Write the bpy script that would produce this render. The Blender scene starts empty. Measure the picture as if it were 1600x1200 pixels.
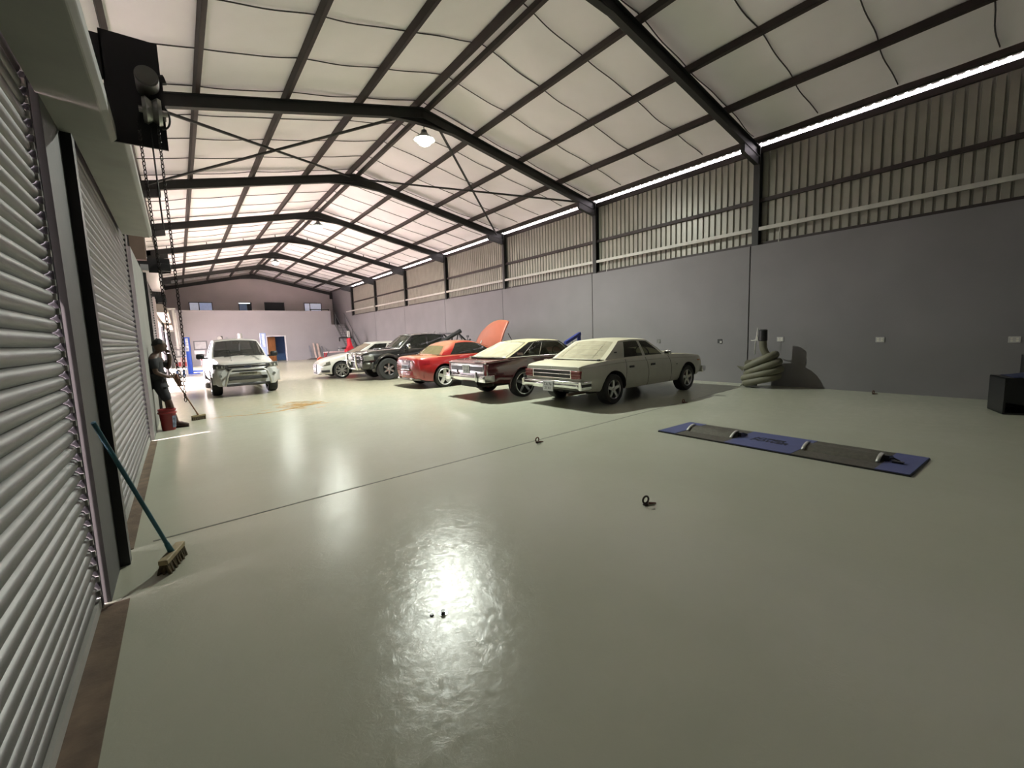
import bpy, bmesh, math, random
from mathutils import Vector, Matrix
random.seed(7)
PI = math.pi
S = bpy.context.scene
C = S.collection

# ------------------------------------------------------------------ camera
def make_camera():
    f, pitch, yaw, roll = 682.28, 0.1127, 0.6471, -0.0338
    cy, sy, cp, sp = math.cos(yaw), math.sin(yaw), math.cos(pitch), math.sin(pitch)
    fwd = Vector((sy*cp, cy*cp, -sp)); right = Vector((cy, -sy, 0)); up = right.cross(fwd)
    cr, sr = math.cos(roll), math.sin(roll)
    r2 = right*cr + up*sr; u2 = up*cr - right*sr
    cam = bpy.data.cameras.new('camera'); cam.sensor_fit = 'HORIZONTAL'; cam.sensor_width = 36
    cam.lens = f/1600*36; cam.clip_start = 0.02; cam.clip_end = 300
    o = bpy.data.objects.new('camera', cam); C.objects.link(o)
    m = Matrix((r2, u2, -fwd)).transposed().to_4x4(); m.translation = Vector((0, 0, 1.5))
    o.matrix_world = m
    S.camera = o
make_camera()

# ------------------------------------------------------------------ world and daylight
W = bpy.data.worlds.new('daylight'); S.world = W; W.use_nodes = True
bg = W.node_tree.nodes['Background']
bg.inputs['Color'].default_value = (1.0, 0.88, 0.95, 1); bg.inputs['Strength'].default_value = 24.0

def area(name, loc, rot, sx, sy, power, col, portal=False):
    l = bpy.data.lights.new(name, 'AREA'); l.shape = 'RECTANGLE'; l.size = sx; l.size_y = sy
    l.energy = power; l.color = col
    if portal: l.cycles.is_portal = True
    o = bpy.data.objects.new(name, l); C.objects.link(o); o.location = loc; o.rotation_euler = rot
    return o
DOOR4, ADDED_DOOR6 = (18.0, 25.6), (28.9, 36.6)         # open roller doors, along Y; the far one added to brighten the far end
# the open roller door lets the sky in (a portal only guides the sampling of the sky)
area('daylight_at_open_door', (-0.75, (DOOR4[0]+DOOR4[1])/2, 1.25), (0, -PI/2, 0), 2.5, DOOR4[1]-DOOR4[0]-0.1, 1, (1, 1, 1), portal=True)
area('daylight_at_added_far_door', (-0.75, (ADDED_DOOR6[0]+ADDED_DOOR6[1])/2, 1.25), (0, -PI/2, 0), 2.5, ADDED_DOOR6[1]-ADDED_DOOR6[0]-0.1, 1, (1, 1, 1), portal=True)
sun = bpy.data.lights.new('sun', 'SUN'); sun.energy = 85; sun.angle = 0.01; sun.color = (1, 0.80, 0.87)
so = bpy.data.objects.new('sun', sun); C.objects.link(so)
so.rotation_euler = Vector((0.40, 0.10, -0.9)).to_track_quat('-Z', 'Y').to_euler()

S.view_settings.view_transform = 'Standard'; S.view_settings.look = 'None'
S.view_settings.gamma = 1.0; S.view_settings.exposure = 0.0; S.view_settings.use_curve_mapping = False
S.cycles.use_denoising = True
S.cycles.max_bounces = 8; S.cycles.diffuse_bounces = 5; S.cycles.glossy_bounces = 4; S.cycles.transparent_max_bounces = 12
S.cycles.sample_clamp_indirect = 40.0
LAMP_POWER = 4200

# ------------------------------------------------------------------ helpers: materials
def lin(c):
    return tuple(((v/255)/12.92 if v/255 <= 0.04045 else ((v/255+0.055)/1.055)**2.4) for v in c)
MATS = {}
def mat(name, col, rough=0.5, metal=0.0, var=0.08, scale=6.0, coat=0.0, bump=0.0, bscale=60.0, emit=None, estr=0.0, spec=0.5, dust=None, dustf=0.0, stretch=None):
    """procedural principled material: noise varies the colour, optional bump, optional dust settled on upward faces"""
    if name in MATS: return MATS[name]
    m = bpy.data.materials.new(name); m.use_nodes = True; nt = m.node_tree; N = nt.nodes; L = nt.links
    b = N['Principled BSDF']
    tc = N.new('ShaderNodeTexCoord'); mp = N.new('ShaderNodeMapping'); L.new(tc.outputs['Object'], mp.inputs['Vector'])
    if stretch: mp.inputs['Scale'].default_value = stretch
    nz = N.new('ShaderNodeTexNoise'); nz.inputs['Scale'].default_value = scale; nz.inputs['Detail'].default_value = 5
    L.new(mp.outputs['Vector'], nz.inputs['Vector'])
    rp = N.new('ShaderNodeValToRGB'); rp.color_ramp.elements[0].position = 0.3; rp.color_ramp.elements[1].position = 0.7
    rp.color_ramp.elements[0].color = tuple(max(0, v*(1-var)) for v in col)+(1,)
    rp.color_ramp.elements[1].color = tuple(min(1, v*(1+var)) for v in col)+(1,)
    L.new(nz.outputs['Fac'], rp.inputs['Fac']); out = rp.outputs['Color']
    if dust:
        ge = N.new('ShaderNodeNewGeometry'); sx = N.new('ShaderNodeSeparateXYZ'); L.new(ge.outputs['Normal'], sx.inputs['Vector'])
        mr = N.new('ShaderNodeMapRange'); mr.inputs['From Min'].default_value = 0.5; mr.inputs['From Max'].default_value = 0.98
        mr.inputs['To Max'].default_value = dustf; mr.interpolation_type = 'SMOOTHSTEP'
        L.new(sx.outputs['Z'], mr.inputs['Value'])
        mx = N.new('ShaderNodeMix'); mx.data_type = 'RGBA'; L.new(mr.outputs['Result'], mx.inputs['Factor'])
        L.new(out, mx.inputs['A']); mx.inputs['B'].default_value = tuple(dust)+(1,); out = mx.outputs['Result']
        mr2 = N.new('ShaderNodeMath'); mr2.operation = 'MULTIPLY_ADD'; L.new(mr.outputs['Result'], mr2.inputs[0])
        mr2.inputs[1].default_value = 0.4; mr2.inputs[2].default_value = rough; L.new(mr2.outputs[0], b.inputs['Roughness'])
    L.new(out, b.inputs['Base Color'])
    b.inputs['Roughness'].default_value = rough; b.inputs['Metallic'].default_value = metal
    b.inputs['Coat Weight'].default_value = coat; b.inputs['Coat Roughness'].default_value = 0.08
    b.inputs['Specular IOR Level'].default_value = spec
    if bump:
        n2 = N.new('ShaderNodeTexNoise'); n2.inputs['Scale'].default_value = bscale; n2.inputs['Detail'].default_value = 4
        L.new(mp.outputs['Vector'], n2.inputs['Vector'])
        bp = N.new('ShaderNodeBump'); bp.inputs['Strength'].default_value = bump; bp.inputs['Distance'].default_value = 0.01
        L.new(n2.outputs['Fac'], bp.inputs['Height']); L.new(bp.outputs['Normal'], b.inputs['Normal'])
    if emit:
        b.inputs['Emission Color'].default_value = tuple(emit)+(1,); b.inputs['Emission Strength'].default_value = estr
    MATS[name] = m; return m

def glass(name, tint, dustcol=(0.4, 0.38, 0.3), dust=0.1, refl=0.12):
    """thin window glass: tinted see-through, a film of dust, and a glossy surface"""
    if name in MATS: return MATS[name]
    m = bpy.data.materials.new(name); m.use_nodes = True; nt = m.node_tree; N = nt.nodes; L = nt.links
    N.remove(N['Principled BSDF']); o = N['Material Output']
    tr = N.new('ShaderNodeBsdfTransparent'); tr.inputs['Color'].default_value = tuple(tint)+(1,)
    df = N.new('ShaderNodeBsdfDiffuse'); df.inputs['Color'].default_value = tuple(dustcol)+(1,)
    nz = N.new('ShaderNodeTexNoise'); nz.inputs['Scale'].default_value = 5; nz.inputs['Detail'].default_value = 6
    tc = N.new('ShaderNodeTexCoord'); L.new(tc.outputs['Object'], nz.inputs['Vector'])
    mr = N.new('ShaderNodeMapRange'); mr.inputs['To Min'].default_value = dust*0.7; mr.inputs['To Max'].default_value = min(1, dust*1.3)
    L.new(nz.outputs['Fac'], mr.inputs['Value'])
    a = N.new('ShaderNodeMixShader'); L.new(mr.outputs['Result'], a.inputs[0]); L.new(tr.outputs[0], a.inputs[1]); L.new(df.outputs[0], a.inputs[2])
    gl = N.new('ShaderNodeBsdfGlossy'); gl.inputs['Roughness'].default_value = 0.05
    fr = N.new('ShaderNodeLayerWeight'); fr.inputs['Blend'].default_value = refl
    b = N.new('ShaderNodeMixShader'); L.new(fr.outputs['Fresnel'], b.inputs[0]); L.new(a.outputs[0], b.inputs[1]); L.new(gl.outputs[0], b.inputs[2])
    L.new(b.outputs[0], o.inputs['Surface']); MATS[name] = m; return m

# ------------------------------------------------------------------ helpers: objects
def props(o, label=None, cat=None, group=None, kind=None):
    if label: o['label'] = label
    if cat: o['category'] = cat
    if group: o['group'] = group
    if kind: o['kind'] = kind
    return o
def thing(name, label, cat, loc=(0, 0, 0), rz=0.0, group=None):
    o = bpy.data.objects.new(name, None); C.objects.link(o); o.empty_display_size = 0.1
    o.location = loc; o.rotation_euler = (0, 0, rz)
    return props(o, label, cat, group)
def struct_root(name, loc=(0, 0, 0)):
    o = bpy.data.objects.new(name, None); C.objects.link(o); o.location = loc; o['kind'] = 'structure'; return o
def obj_of(name, me, parent=None):
    o = bpy.data.objects.new(name, me); C.objects.link(o)
    if parent is not None: o.parent = parent
    return o
def dup(root, loc, rz=None, label=None, group=None):
    r = root.copy(); C.objects.link(r); r.location = loc
    if rz is not None: r.rotation_euler = (0, 0, rz)
    if label: r['label'] = label
    if group: r['group'] = group
    for ch in list(root.children):
        c = ch.copy(); C.objects.link(c); c.parent = r
        for g in list(ch.children):
            d = g.copy(); C.objects.link(d); d.parent = c
    return r

class MB:
    """collects shapes into ONE mesh"""
    def __init__(s): s.v = []; s.f = []; s.mi = []; s.m = 0
    def add(s, vs, fs):
        o = len(s.v); s.v += [tuple(p) for p in vs]
        s.f += [tuple(i+o for i in f) for f in fs]; s.mi += [s.m]*len(fs); return s
    def box(s, c, d, rot=None):
        x, y, z = (v/2 for v in d); c = Vector(c)
        vs = [Vector((i*x, j*y, k*z)) for i in (-1, 1) for j in (-1, 1) for k in (-1, 1)]
        if rot is not None:
            R = rot if isinstance(rot, Matrix) else Matrix.Rotation(rot[2], 3, 'Z') @ Matrix.Rotation(rot[1], 3, 'Y') @ Matrix.Rotation(rot[0], 3, 'X')
            vs = [R @ v for v in vs]
        return s.add([c+v for v in vs], [(0, 1, 3, 2), (4, 6, 7, 5), (0, 4, 5, 1), (2, 3, 7, 6), (0, 2, 6, 4), (1, 5, 7, 3)])
    def span(s, a, b):
        return s.box([(a[i]+b[i])/2 for i in range(3)], [abs(b[i]-a[i]) for i in range(3)])
    def bar(s, p0, p1, w, h, up=(0, 0, 1)):
        p0, p1 = Vector(p0), Vector(p1); a = (p1-p0).normalized(); u = Vector(up); u = (u-a*u.dot(a)).normalized(); r = a.cross(u)
        vs = [p+r*i*w/2+u*j*h/2 for p in (p0, p1) for i, j in ((-1, -1), (1, -1), (1, 1), (-1, 1))]
        return s.add(vs, [(3, 2, 1, 0), (4, 5, 6, 7), (0, 1, 5, 4), (1, 2, 6, 5), (2, 3, 7, 6), (3, 0, 4, 7)])
    def tube(s, pts, r, n=8, closed=False, cap=True):
        pts = [Vector(p) for p in pts]; k = len(pts); rs = r if isinstance(r, (list, tuple)) else [r]*k
        vs = []; prev = None
        for i, p in enumerate(pts):
            if closed: t = pts[(i+1) % k]-pts[i-1]
            else: t = pts[min(i+1, k-1)]-pts[max(i-1, 0)]
            t = t.normalized() if t.length > 1e-9 else Vector((0, 0, 1))
            if prev is None:
                u = Vector((0, 0, 1)) if abs(t.z) < 0.9 else Vector((1, 0, 0))
            else: u = prev
            u = (u-t*u.dot(t)).normalized(); prev = u; w = t.cross(u)
            vs += [p+(u*math.cos(a)+w*math.sin(a))*rs[i] for a in (2*PI*j/n for j in range(n))]
        fs = [(i*n+j, i*n+(j+1) % n, ((i+1) % k)*n+(j+1) % n, ((i+1) % k)*n+j) for i in range(k if closed else k-1) for j in range(n)]
        if cap and not closed: fs += [tuple(range(n-1, -1, -1)), tuple((k-1)*n+j for j in range(n))]
        return s.add(vs, fs)
    def cyl(s, p0, p1, r, n=16, r1=None): return s.tube([p0, p1], [r, r if r1 is None else r1], n)
    def lathe(s, prof, c=(0, 0, 0), axis='Z', n=24):
        c = Vector(c); vs = []; k = len(prof)
        for j in range(n):
            a = 2*PI*j/n
            for r, h in prof:
                x, y = r*math.cos(a), r*math.sin(a)
                vs.append(c+Vector({'Z': (x, y, h), 'Y': (x, h, y), 'X': (h, x, y)}[axis]))
        fs = [(j*k+i, ((j+1) % n)*k+i, ((j+1) % n)*k+i+1, j*k+i+1) for j in range(n) for i in range(k-1)]
        return s.add(vs, fs)
    def grid(s, fn, nu, nv):
        vs = [fn(i/nu, j/nv) for i in range(nu+1) for j in range(nv+1)]
        return s.add(vs, [(i*(nv+1)+j, (i+1)*(nv+1)+j, (i+1)*(nv+1)+j+1, i*(nv+1)+j+1) for i in range(nu) for j in range(nv)])
    def prism(s, poly, d0, d1, axis='Y'):
        def P(a, b, d): return {'Y': (a, d, b), 'X': (d, a, b), 'Z': (a, b, d)}[axis]
        k = len(poly); vs = [P(a, b, d0) for a, b in poly]+[P(a, b, d1) for a, b in poly]
        return s.add(vs, [tuple(range(k)), tuple(range(2*k-1, k-1, -1))]+[(i, (i+1) % k, k+(i+1) % k, k+i) for i in range(k)])
    def mesh(s, name, mats, smooth=True, ang=35):
        me = bpy.data.meshes.new(name); me.from_pydata(s.v, [], s.f)
        for m in (mats if isinstance(mats, (list, tuple)) else [mats]): me.materials.append(m)
        me.polygons.foreach_set('material_index', s.mi)
        bm = bmesh.new(); bm.from_mesh(me); bmesh.ops.recalc_face_normals(bm, faces=bm.faces); bm.to_mesh(me); bm.free()
        if smooth:
            me.polygons.foreach_set('use_smooth', [True]*len(me.polygons)); me.set_sharp_from_angle(angle=math.radians(ang))
        me.update(); return me
    def build(s, name, mats, parent=None, smooth=True, ang=35, bevel=0.0, solid=0.0):
        o = obj_of(name, s.mesh(name, mats, smooth, ang), parent)
        if solid:
            md = o.modifiers.new('solid', 'SOLIDIFY'); md.thickness = solid; md.offset = 0
        if bevel:
            md = o.modifiers.new('bevel', 'BEVEL'); md.width = bevel; md.segments = 2; md.limit_method = 'ANGLE'; md.angle_limit = math.radians(40)
        return o
def bake(o):
    """apply the modifiers of an object"""
    dg = bpy.context.evaluated_depsgraph_get(); dg.update()
    me = bpy.data.meshes.new_from_object(o.evaluated_get(dg)); o.modifiers.clear(); o.data = me; return o
def pchip(rows):
    """smooth monotone interpolation of a list of (x, y)"""
    xs = [r[0] for r in rows]; ys = [r[1] for r in rows]; n = len(xs)
    h = [xs[i+1]-xs[i] for i in range(n-1)]; d = [(ys[i+1]-ys[i])/h[i] for i in range(n-1)]
    m = [d[0]]+[0 if d[i-1]*d[i] <= 0 else 2*d[i-1]*d[i]/(d[i-1]+d[i]) for i in range(1, n-1)]+[d[-1]]
    def f(x):
        if x <= xs[0]: return ys[0]
        if x >= xs[-1]: return ys[-1]
        i = max(j for j in range(n-1) if xs[j] <= x); t = (x-xs[i])/h[i]
        return (2*t**3-3*t*t+1)*ys[i]+(t**3-2*t*t+t)*h[i]*m[i]+(3*t*t-2*t**3)*ys[i+1]+(t**3-t*t)*h[i]*m[i+1]
    return f

# ------------------------------------------------------------------ materials
STEEL = mat('dark_red_oxide_steel', (0.026, 0.017, 0.016), 0.6, 0.0, 0.15, 3)
STEELG = mat('dark_grey_painted_steel', (0.018, 0.018, 0.017), 0.6, 0.0, 0.15, 3)
FOIL = mat('white_roof_insulation', (0.86, 0.85, 0.85), 0.85, 0.0, 0.03, 1.2, bump=0.12, bscale=9, spec=0.2)
SEAM = mat('grey_seam_tape', (0.05, 0.045, 0.05), 0.8)
PLASTER = mat('grey_plastered_blockwork', (0.175, 0.168, 0.172), 0.75, 0.0, 0.06, 1.0, bump=0.15, bscale=30)
PLASTERL = mat('pale_grey_plaster', (0.29, 0.278, 0.288), 0.8, 0.0, 0.04, 1.0, bump=0.1, bscale=30)
CLAD = mat('olive_cream_metal_cladding', (0.29, 0.278, 0.235), 0.36, 0.1, 0.07, 2.0)
GALV = mat('galvanised_steel_slats', (0.15, 0.15, 0.146), 0.45, 0.8, 0.10, 2.5, stretch=(1, 0.25, 6))
GALVD = mat('weathered_galvanised_sheet', (0.32, 0.32, 0.29), 0.65, 0.0, 0.12, 2.0)
PIER = mat('grey_green_painted_pier', (0.16, 0.16, 0.147), 0.7, 0, 0.08, 2)
WHITE = mat('white_enamel', (0.45, 0.44, 0.42), 0.4)
BLACKM = mat('black_painted_metal', (0.012, 0.012, 0.013), 0.4)
RUBBER = mat('black_rubber', (0.020, 0.020, 0.019), 0.75, bump=0.2, bscale=80)
CHROME = mat('chrome', (0.80, 0.80, 0.79), 0.12, 1.0, 0.03)
ALLOY = mat('silver_alloy', (0.62, 0.62, 0.60), 0.28, 0.9, 0.04)
DARKP = mat('matt_black_plastic', (0.025, 0.025, 0.026), 0.6)
INTER = mat('dark_car_interior', (0.030, 0.028, 0.026), 0.8)

# ================================================================== THE BUILDING
XR, XL, XC = 11.85, -0.87, 5.49      # right wall face, left wall plane, ridge
Y0, SP = 5.304, 5.389                # first visible portal frame and the bay length
YN = [Y0+SP*i for i in range(-2, 8)] # ten frames; [2] is the first one the photo shows
YB, YE = -5.6, 43.15                 # back of the hall, gable end
YP = 39.5                            # office partition
def zt(x): return 7.30-0.2155*abs(x-XC)      # top of the rafters

# floor -------------------------------------------------------------
def floor_material():
    m = bpy.data.materials.new('epoxy_coated_floor'); m.use_nodes = True; nt = m.node_tree; N = nt.nodes; L = nt.links
    b = N['Principled BSDF']; ge = N.new('ShaderNodeNewGeometry')
    def noise(scale, detail=5, rough=0.55, dist=0.0, sc=None):
        n = N.new('ShaderNodeTexNoise'); n.inputs['Scale'].default_value = scale; n.inputs['Detail'].default_value = detail
        n.inputs['Roughness'].default_value = rough; n.inputs['Distortion'].default_value = dist
        if sc:
            mp = N.new('ShaderNodeMapping'); mp.inputs['Scale'].default_value = sc; L.new(ge.outputs['Position'], mp.inputs['Vector']); L.new(mp.outputs['Vector'], n.inputs['Vector'])
        else: L.new(ge.outputs['Position'], n.inputs['Vector'])
        return n.outputs['Fac']
    def ramp(src, stops):
        r = N.new('ShaderNodeValToRGB'); L.new(src, r.inputs['Fac']); e = r.color_ramp.elements
        e[0].position, e[0].color = stops[0][0], stops[0][1]; e[1].position, e[1].color = stops[-1][0], stops[-1][1]
        for p, c in stops[1:-1]:
            q = e.new(p); q.color = c
        return r.outputs['Color']
    def mix(f, a, bb, mode='MIX'):
        x = N.new('ShaderNodeMix'); x.data_type = 'RGBA'; x.blend_type = mode
        if isinstance(f, float): x.inputs['Factor'].default_value = f
        else: L.new(f, x.inputs['Factor'])
        for k, v in (('A', a), ('B', bb)):
            if isinstance(v, tuple): x.inputs[k].default_value = v
            else: L.new(v, x.inputs[k])
        return x.outputs['Result']
    base = ramp(noise(0.35, 6), [(0.3, (0.345, 0.352, 0.278, 1)), (0.7, (0.395, 0.402, 0.320, 1))])
    base = mix(ramp(noise(1.1, 8, 0.7, 0.8, (1, 0.45, 1)), [(0.45, (0, 0, 0, 1)), (0.80, (0.14, 0.14, 0.14, 1))]), base, (0.42, 0.425, 0.365, 1))
    base = mix(ramp(noise(3.0, 8, 0.7, 1.5), [(0.52, (0, 0, 0, 1)), (0.85, (0.10, 0.10, 0.10, 1))]), base, (0.33, 0.325, 0.29, 1))
    # settled sand beyond the swept line, up to about eleven metres from the near wall
    sp = N.new('ShaderNodeSeparateXYZ'); L.new(ge.outputs['Position'], sp.inputs['Vector'])
    ad = N.new('ShaderNodeMath'); ad.operation = 'MULTIPLY_ADD'; L.new(noise(0.9, 4, 0.6), ad.inputs[0]); ad.inputs[1].default_value = 3.0; L.new(sp.outputs['Y'], ad.inputs[2])
    mr = N.new('ShaderNodeMapRange'); L.new(ad.outputs[0], mr.inputs['Value']); mr.inputs['From Min'].default_value = 11.2; mr.inputs['From Max'].default_value = 14.0; mr.inputs['To Max'].default_value = 0.5
    base = mix(mr.outputs['Result'], base, (0.50, 0.445, 0.32, 1))
    L.new(base, b.inputs['Base Color'])
    rr = ramp(noise(7.0, 7, 0.7, 0.3), [(0.3, (0.15, 0.15, 0.15, 1)), (0.7, (0.25, 0.25, 0.25, 1))]); L.new(rr, b.inputs['Roughness'])
    b.inputs['Specular IOR Level'].default_value = 0.15
    bp = N.new('ShaderNodeBump'); bp.inputs['Strength'].default_value = 0.14; bp.inputs['Distance'].default_value = 0.01
    L.new(noise(16.0, 8, 0.7, 1.5), bp.inputs['Height']); L.new(bp.outputs['Normal'], b.inputs['Normal'])
    return m
mb = MB(); mb.span((XL-0.3, YB, -0.2), (12.2, YE+0.2, 0.0))
props(mb.build('floor', floor_material(), smooth=False), kind='structure')
mb = MB(); mb.span((-14, YB-4, -0.3), (XL-0.3, YE+4, -0.04))
props(mb.build('ground_outside', mat('pale_concrete_yard', (0.50, 0.45, 0.43), 0.9), smooth=False), kind='structure')
# saw-cut expansion joint across the floor
mb = MB(); jp = [(-0.3, 4.29), (0.9, 4.40), (2.2, 4.50), (3.82, 4.63), (6.0, 4.80), (11.8, 5.27)]
for a, b in zip(jp, jp[1:]): mb.bar((a[0], a[1], 0.0005), (b[0], b[1], 0.0005), 0.022, 0.003)
props(mb.build('trim_1', mat('joint_sealant', (0.15, 0.145, 0.12), 0.8), smooth=False), kind='structure')

# right wall: plastered block panels between the columns, joints at the columns ----------
ZW = 3.53
mb = MB(); edges = [YB]+[y+0.088 for y in YN]
for a, b in zip(edges, edges[1:]): mb.span((XR, a+0.015, 0), (XR+0.24, b-0.015, ZW))
mb.span((XR, YN[9]+0.108, 0), (XR+0.24, YE, ZW))
mb.span((XR+0.20, YB, 0), (XR+0.235, YE, ZW-0.02))
props(mb.build('wall_right', PLASTER, smooth=False), kind='structure')
mb = MB()
for y in edges[1:]: mb.span((XR+0.025, y-0.02, 0), (XR+0.05, y+0.02, ZW-0.005))
props(mb.build('trim_2', mat('dark_joint_filler', (0.03, 0.028, 0.025), 0.9), smooth=False), kind='structure')
mb = MB(); mb.span((XR, YN[8]+0.10, ZW), (XR+0.24, YE, zt(XR)+0.1))      # the last bay is plastered to the roof
props(mb.build('wall_right_end', PLASTER, smooth=False), kind='structure')
# ribbed metal cladding above the block wall
def rib_profile(y0, y1, per=0.17):
    out = []; y = y0
    while y < y1:
        out += [(y, 0.0), (y+per*0.68, 0.0), (y+per*0.75, 0.045), (y+per*0.93, 0.045)]; y += per
    return out
mb = MB(); pr_ = rib_profile(YB, YN[8]+0.1)
mb.add([(12.06+d, y, z) for z in (ZW-0.02, 5.92) for y, d in pr_], [(i, i+1, len(pr_)+i+1, len(pr_)+i) for i in range(len(pr_)-1)])
props(mb.build('wall_right_cladding', CLAD, ang=20), kind='structure')
# girts behind the cladding: each rail is a part of the wall frame
for nm, zz, hh, lab in (('trim_3', 4.64, 0.09, ''), ('trim_4', 5.855, 0.14, ''), ('trim_5', 3.575, 0.07, '')):
    mb = MB(); mb.span((11.98, YB, zz-hh/2), (12.055, YN[8]+0.1, zz+hh/2))
    props(mb.build(nm, STEEL, smooth=False), kind='structure')

# roof: insulation blanket over the purlins, sheet edge at the eave ---------------------
def sag(y):
    t = ((y-YN[0]) % 1.347)/1.347
    return 0.022*(4*t*(1-t))
def ceil_pt(side, u, y):
    d = u*(6.40); x = XC+side*d
    k = (d/1.59) % 1.0
    if u > 0.995: return (x, y, zt(x)+0.06)
    return (x, y, zt(x)+0.185-sag(y)*(0.35+0.65*math.sin(PI*k))-0.012*math.sin(y*2.3+d*1.7))
mb = MB(); ny = 36*5
for side in (-1, 1):
    mb.grid(lambda u, v: ceil_pt(side, u, YB+(YE-YB)*v), 24, ny)
ceiling = props(mb.build('ceiling', FOIL, ang=80), kind='structure')
# dark folded laps of the blanket, one every 1.35 m
mb = MB(); y = YN[0]; rng = random.Random(3)
while y < YE-0.5:
    if y > YB+0.3:
        for side in (-1, 1):
            pts = []; ph = rng.random()*6
            for i in range(41):
                d = 6.36*i/40; x = XC+side*d; k = (d/1.59) % 1.0
                yy = y+0.02*math.sin(d*2.1+ph)+0.012*math.sin(d*5.3+ph*2)
                pts.append((x, yy, zt(x)+0.165-0.030*math.sin(PI*k)*(0.8+0.4*math.sin(ph+d))))
            mb.tube(pts, 0.011, 5)
    y += 1.347
obj = mb.build('seam', SEAM, ceiling); obj['kind'] = 'structure'
# outer sheeting: shuts the roof, ribbed edge runs out over the eave gap
mb = MB(); pr2 = rib_profile(YB, YE)
for side, x1 in ((1, 11.97),):
    x0 = 11.90
    mb.add([(x, y, zt(x)+0.085+(0.065 if d else 0.0)) for x in (x0, x1) for y, d in pr2], [(i, i+1, len(pr2)+i+1, len(pr2)+i) for i in range(len(pr2)-1)])
mb.add([(XC, YB, zt(XC)+0.35), (XC, YE, zt(XC)+0.35), (11.99, YE, zt(11.99)+0.30), (11.99, YB, zt(11.99)+0.30)], [(0, 1, 2, 3)])
mb.add([(XC, YB, zt(XC)+0.35), (XC, YE, zt(XC)+0.35), (XL-0.5, YE, zt(XL-0.5)+0.35), (XL-0.5, YB, zt(XL-0.5)+0.35)], [(0, 1, 2, 3)])
props(mb.build('roof_sheeting', GALVD, ang=20), kind='structure')

# end walls ---------------------------------------------------------------------------
def gable(y0, y1, name, m):
    mb = MB(); mb.prism([(XL-0.3, 0), (12.1, 0), (12.1, zt(12.1)+0.25), (XC, zt(XC)+0.3), (XL-0.3, zt(XL-0.3)+0.25)], y0, y1, 'Y')
    return props(mb.build(name, m, smooth=False), kind='structure')
gable(YE, YE+0.25, 'wall_back', mat('brownish_grey_plaster', (0.44, 0.40, 0.39), 0.8, 0, 0.05, 1))
gable(YB-0.25, YB, 'wall_front', PLASTER)
# office block at the far end: front wall with a doorway, floor slab above, lower part by the stairs
mb = MB(); DX0, DX1, DZ = 5.64, 6.92, 1.98
mb.span((-0.62, YP, 0), (DX0, YP+0.2, 4.03)); mb.span((DX1, YP, 0), (10.62, YP+0.2, 4.03)); mb.span((DX0, YP, DZ), (DX1, YP+0.2, 4.03))
mb.span((10.62, YP, 0), (XR, YP+0.2, 2.86))
mb.span((-0.62, YP+0.2, 2.70), (XR, YE, 2.86))
props(mb.build('wall_office', PLASTERL, smooth=False), kind='structure')
# the room behind the doorway
mb = MB(); mb.span((4.6, YP+2.2, 0), (8.2, YP+2.3, 2.7)); mb.span((4.5, YP+0.2, 0), (4.6, YP+2.3, 2.7)); mb.span((8.2, YP+0.2, 0), (8.3, YP+2.3, 2.7))
props(mb.build('wall_room', mat('blue_painted_wall', (0.14, 0.24, 0.5), 0.7), smooth=False), kind='structure')
dr = struct_root('door_5', (DX0, YP, 0))
mb = MB(); mb.span((-0.07, -0.03, 0), (0.0, 0.22, DZ+0.07)); mb.span((DX1-DX0, -0.03, 0), (DX1-DX0+0.07, 0.22, DZ+0.07)); mb.span((0, -0.03, DZ), (DX1-DX0, 0.22, DZ+0.07))
mb.build('frame', mat('white_door_frame', (0.62, 0.60, 0.62), 0.5), dr, smooth=False)
mb = MB(); leaf = Matrix.Rotation(math.radians(38), 3, 'Z')
mb.box(leaf @ Vector((0.38, 0, 0.98)), (0.76, 0.045, 1.94), leaf)
for zz in (0.5, 1.4):
    for k in (0.2, 0.56): mb.box(leaf @ Vector((k, -0.028, zz)), (0.26, 0.02, 0.62), leaf)
ol = mb.build('leaf', mat('varnished_brown_timber', (0.42, 0.17, 0.06), 0.45, var=0.25, scale=3, stretch=(8, 8, 0.6)), dr, smooth=False, bevel=0.006); ol.location = (0.05, 0.12, 0)
mb = MB(); mb.cyl(leaf @ Vector((0.68, -0.07, 1.0)), leaf @ Vector((0.58, -0.07, 1.0)), 0.012, 8); oh = mb.build('handle', CHROME, ol)
# windows and door of the upper level, in the gable wall
WF = mat('dark_window_frame', (0.02, 0.02, 0.022), 0.5)
def window(name, x0, x1, z0, z1, y, panes):
    r = struct_root(name, (x0, y, z0)); w, h = x1-x0, z1-z0
    mb = MB(); t = 0.05
    for a, b in (((0, 0, 0), (w, 0, t)), ((0, 0, h-t), (w, 0, h)), ((0, 0, 0), (t, 0, h)), ((w-t, 0, 0), (w, 0, h))):
        mb.span((a[0], -0.06, a[2]), (b[0], -0.005, b[2]))
    xs = 0
    for fr, mt in panes[:-1]:
        xs += fr*w; mb.span((xs-0.03, -0.05, 0), (xs+0.03, -0.005, h))
    mb.build('frame', WF, r, smooth=False); xs = 0
    for fr, mt in panes:
        m2 = MB(); m2.span((xs+0.02, -0.03, 0.03), (xs+fr*w-0.02, -0.02, h-0.03)); m2.build('pane', mt, r, smooth=False); xs += fr*w
PALE = mat('pale_lit_window_pane', (0.55, 0.57, 0.66), 0.3, emit=(0.8, 0.84, 1.0), estr=0.30); BLUEP = mat('pale_blue_lit_blind', (0.36, 0.42, 0.60), 0.5, emit=(0.5, 0.58, 0.85), estr=0.30)  # pane glow is put in as emission for the daylight behind
DKP = mat('dark_reflecting_pane', (0.03, 0.03, 0.035), 0.08); SKYB = mat('blue_lit_doorway', (0.22, 0.33, 0.55), 0.5)
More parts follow.
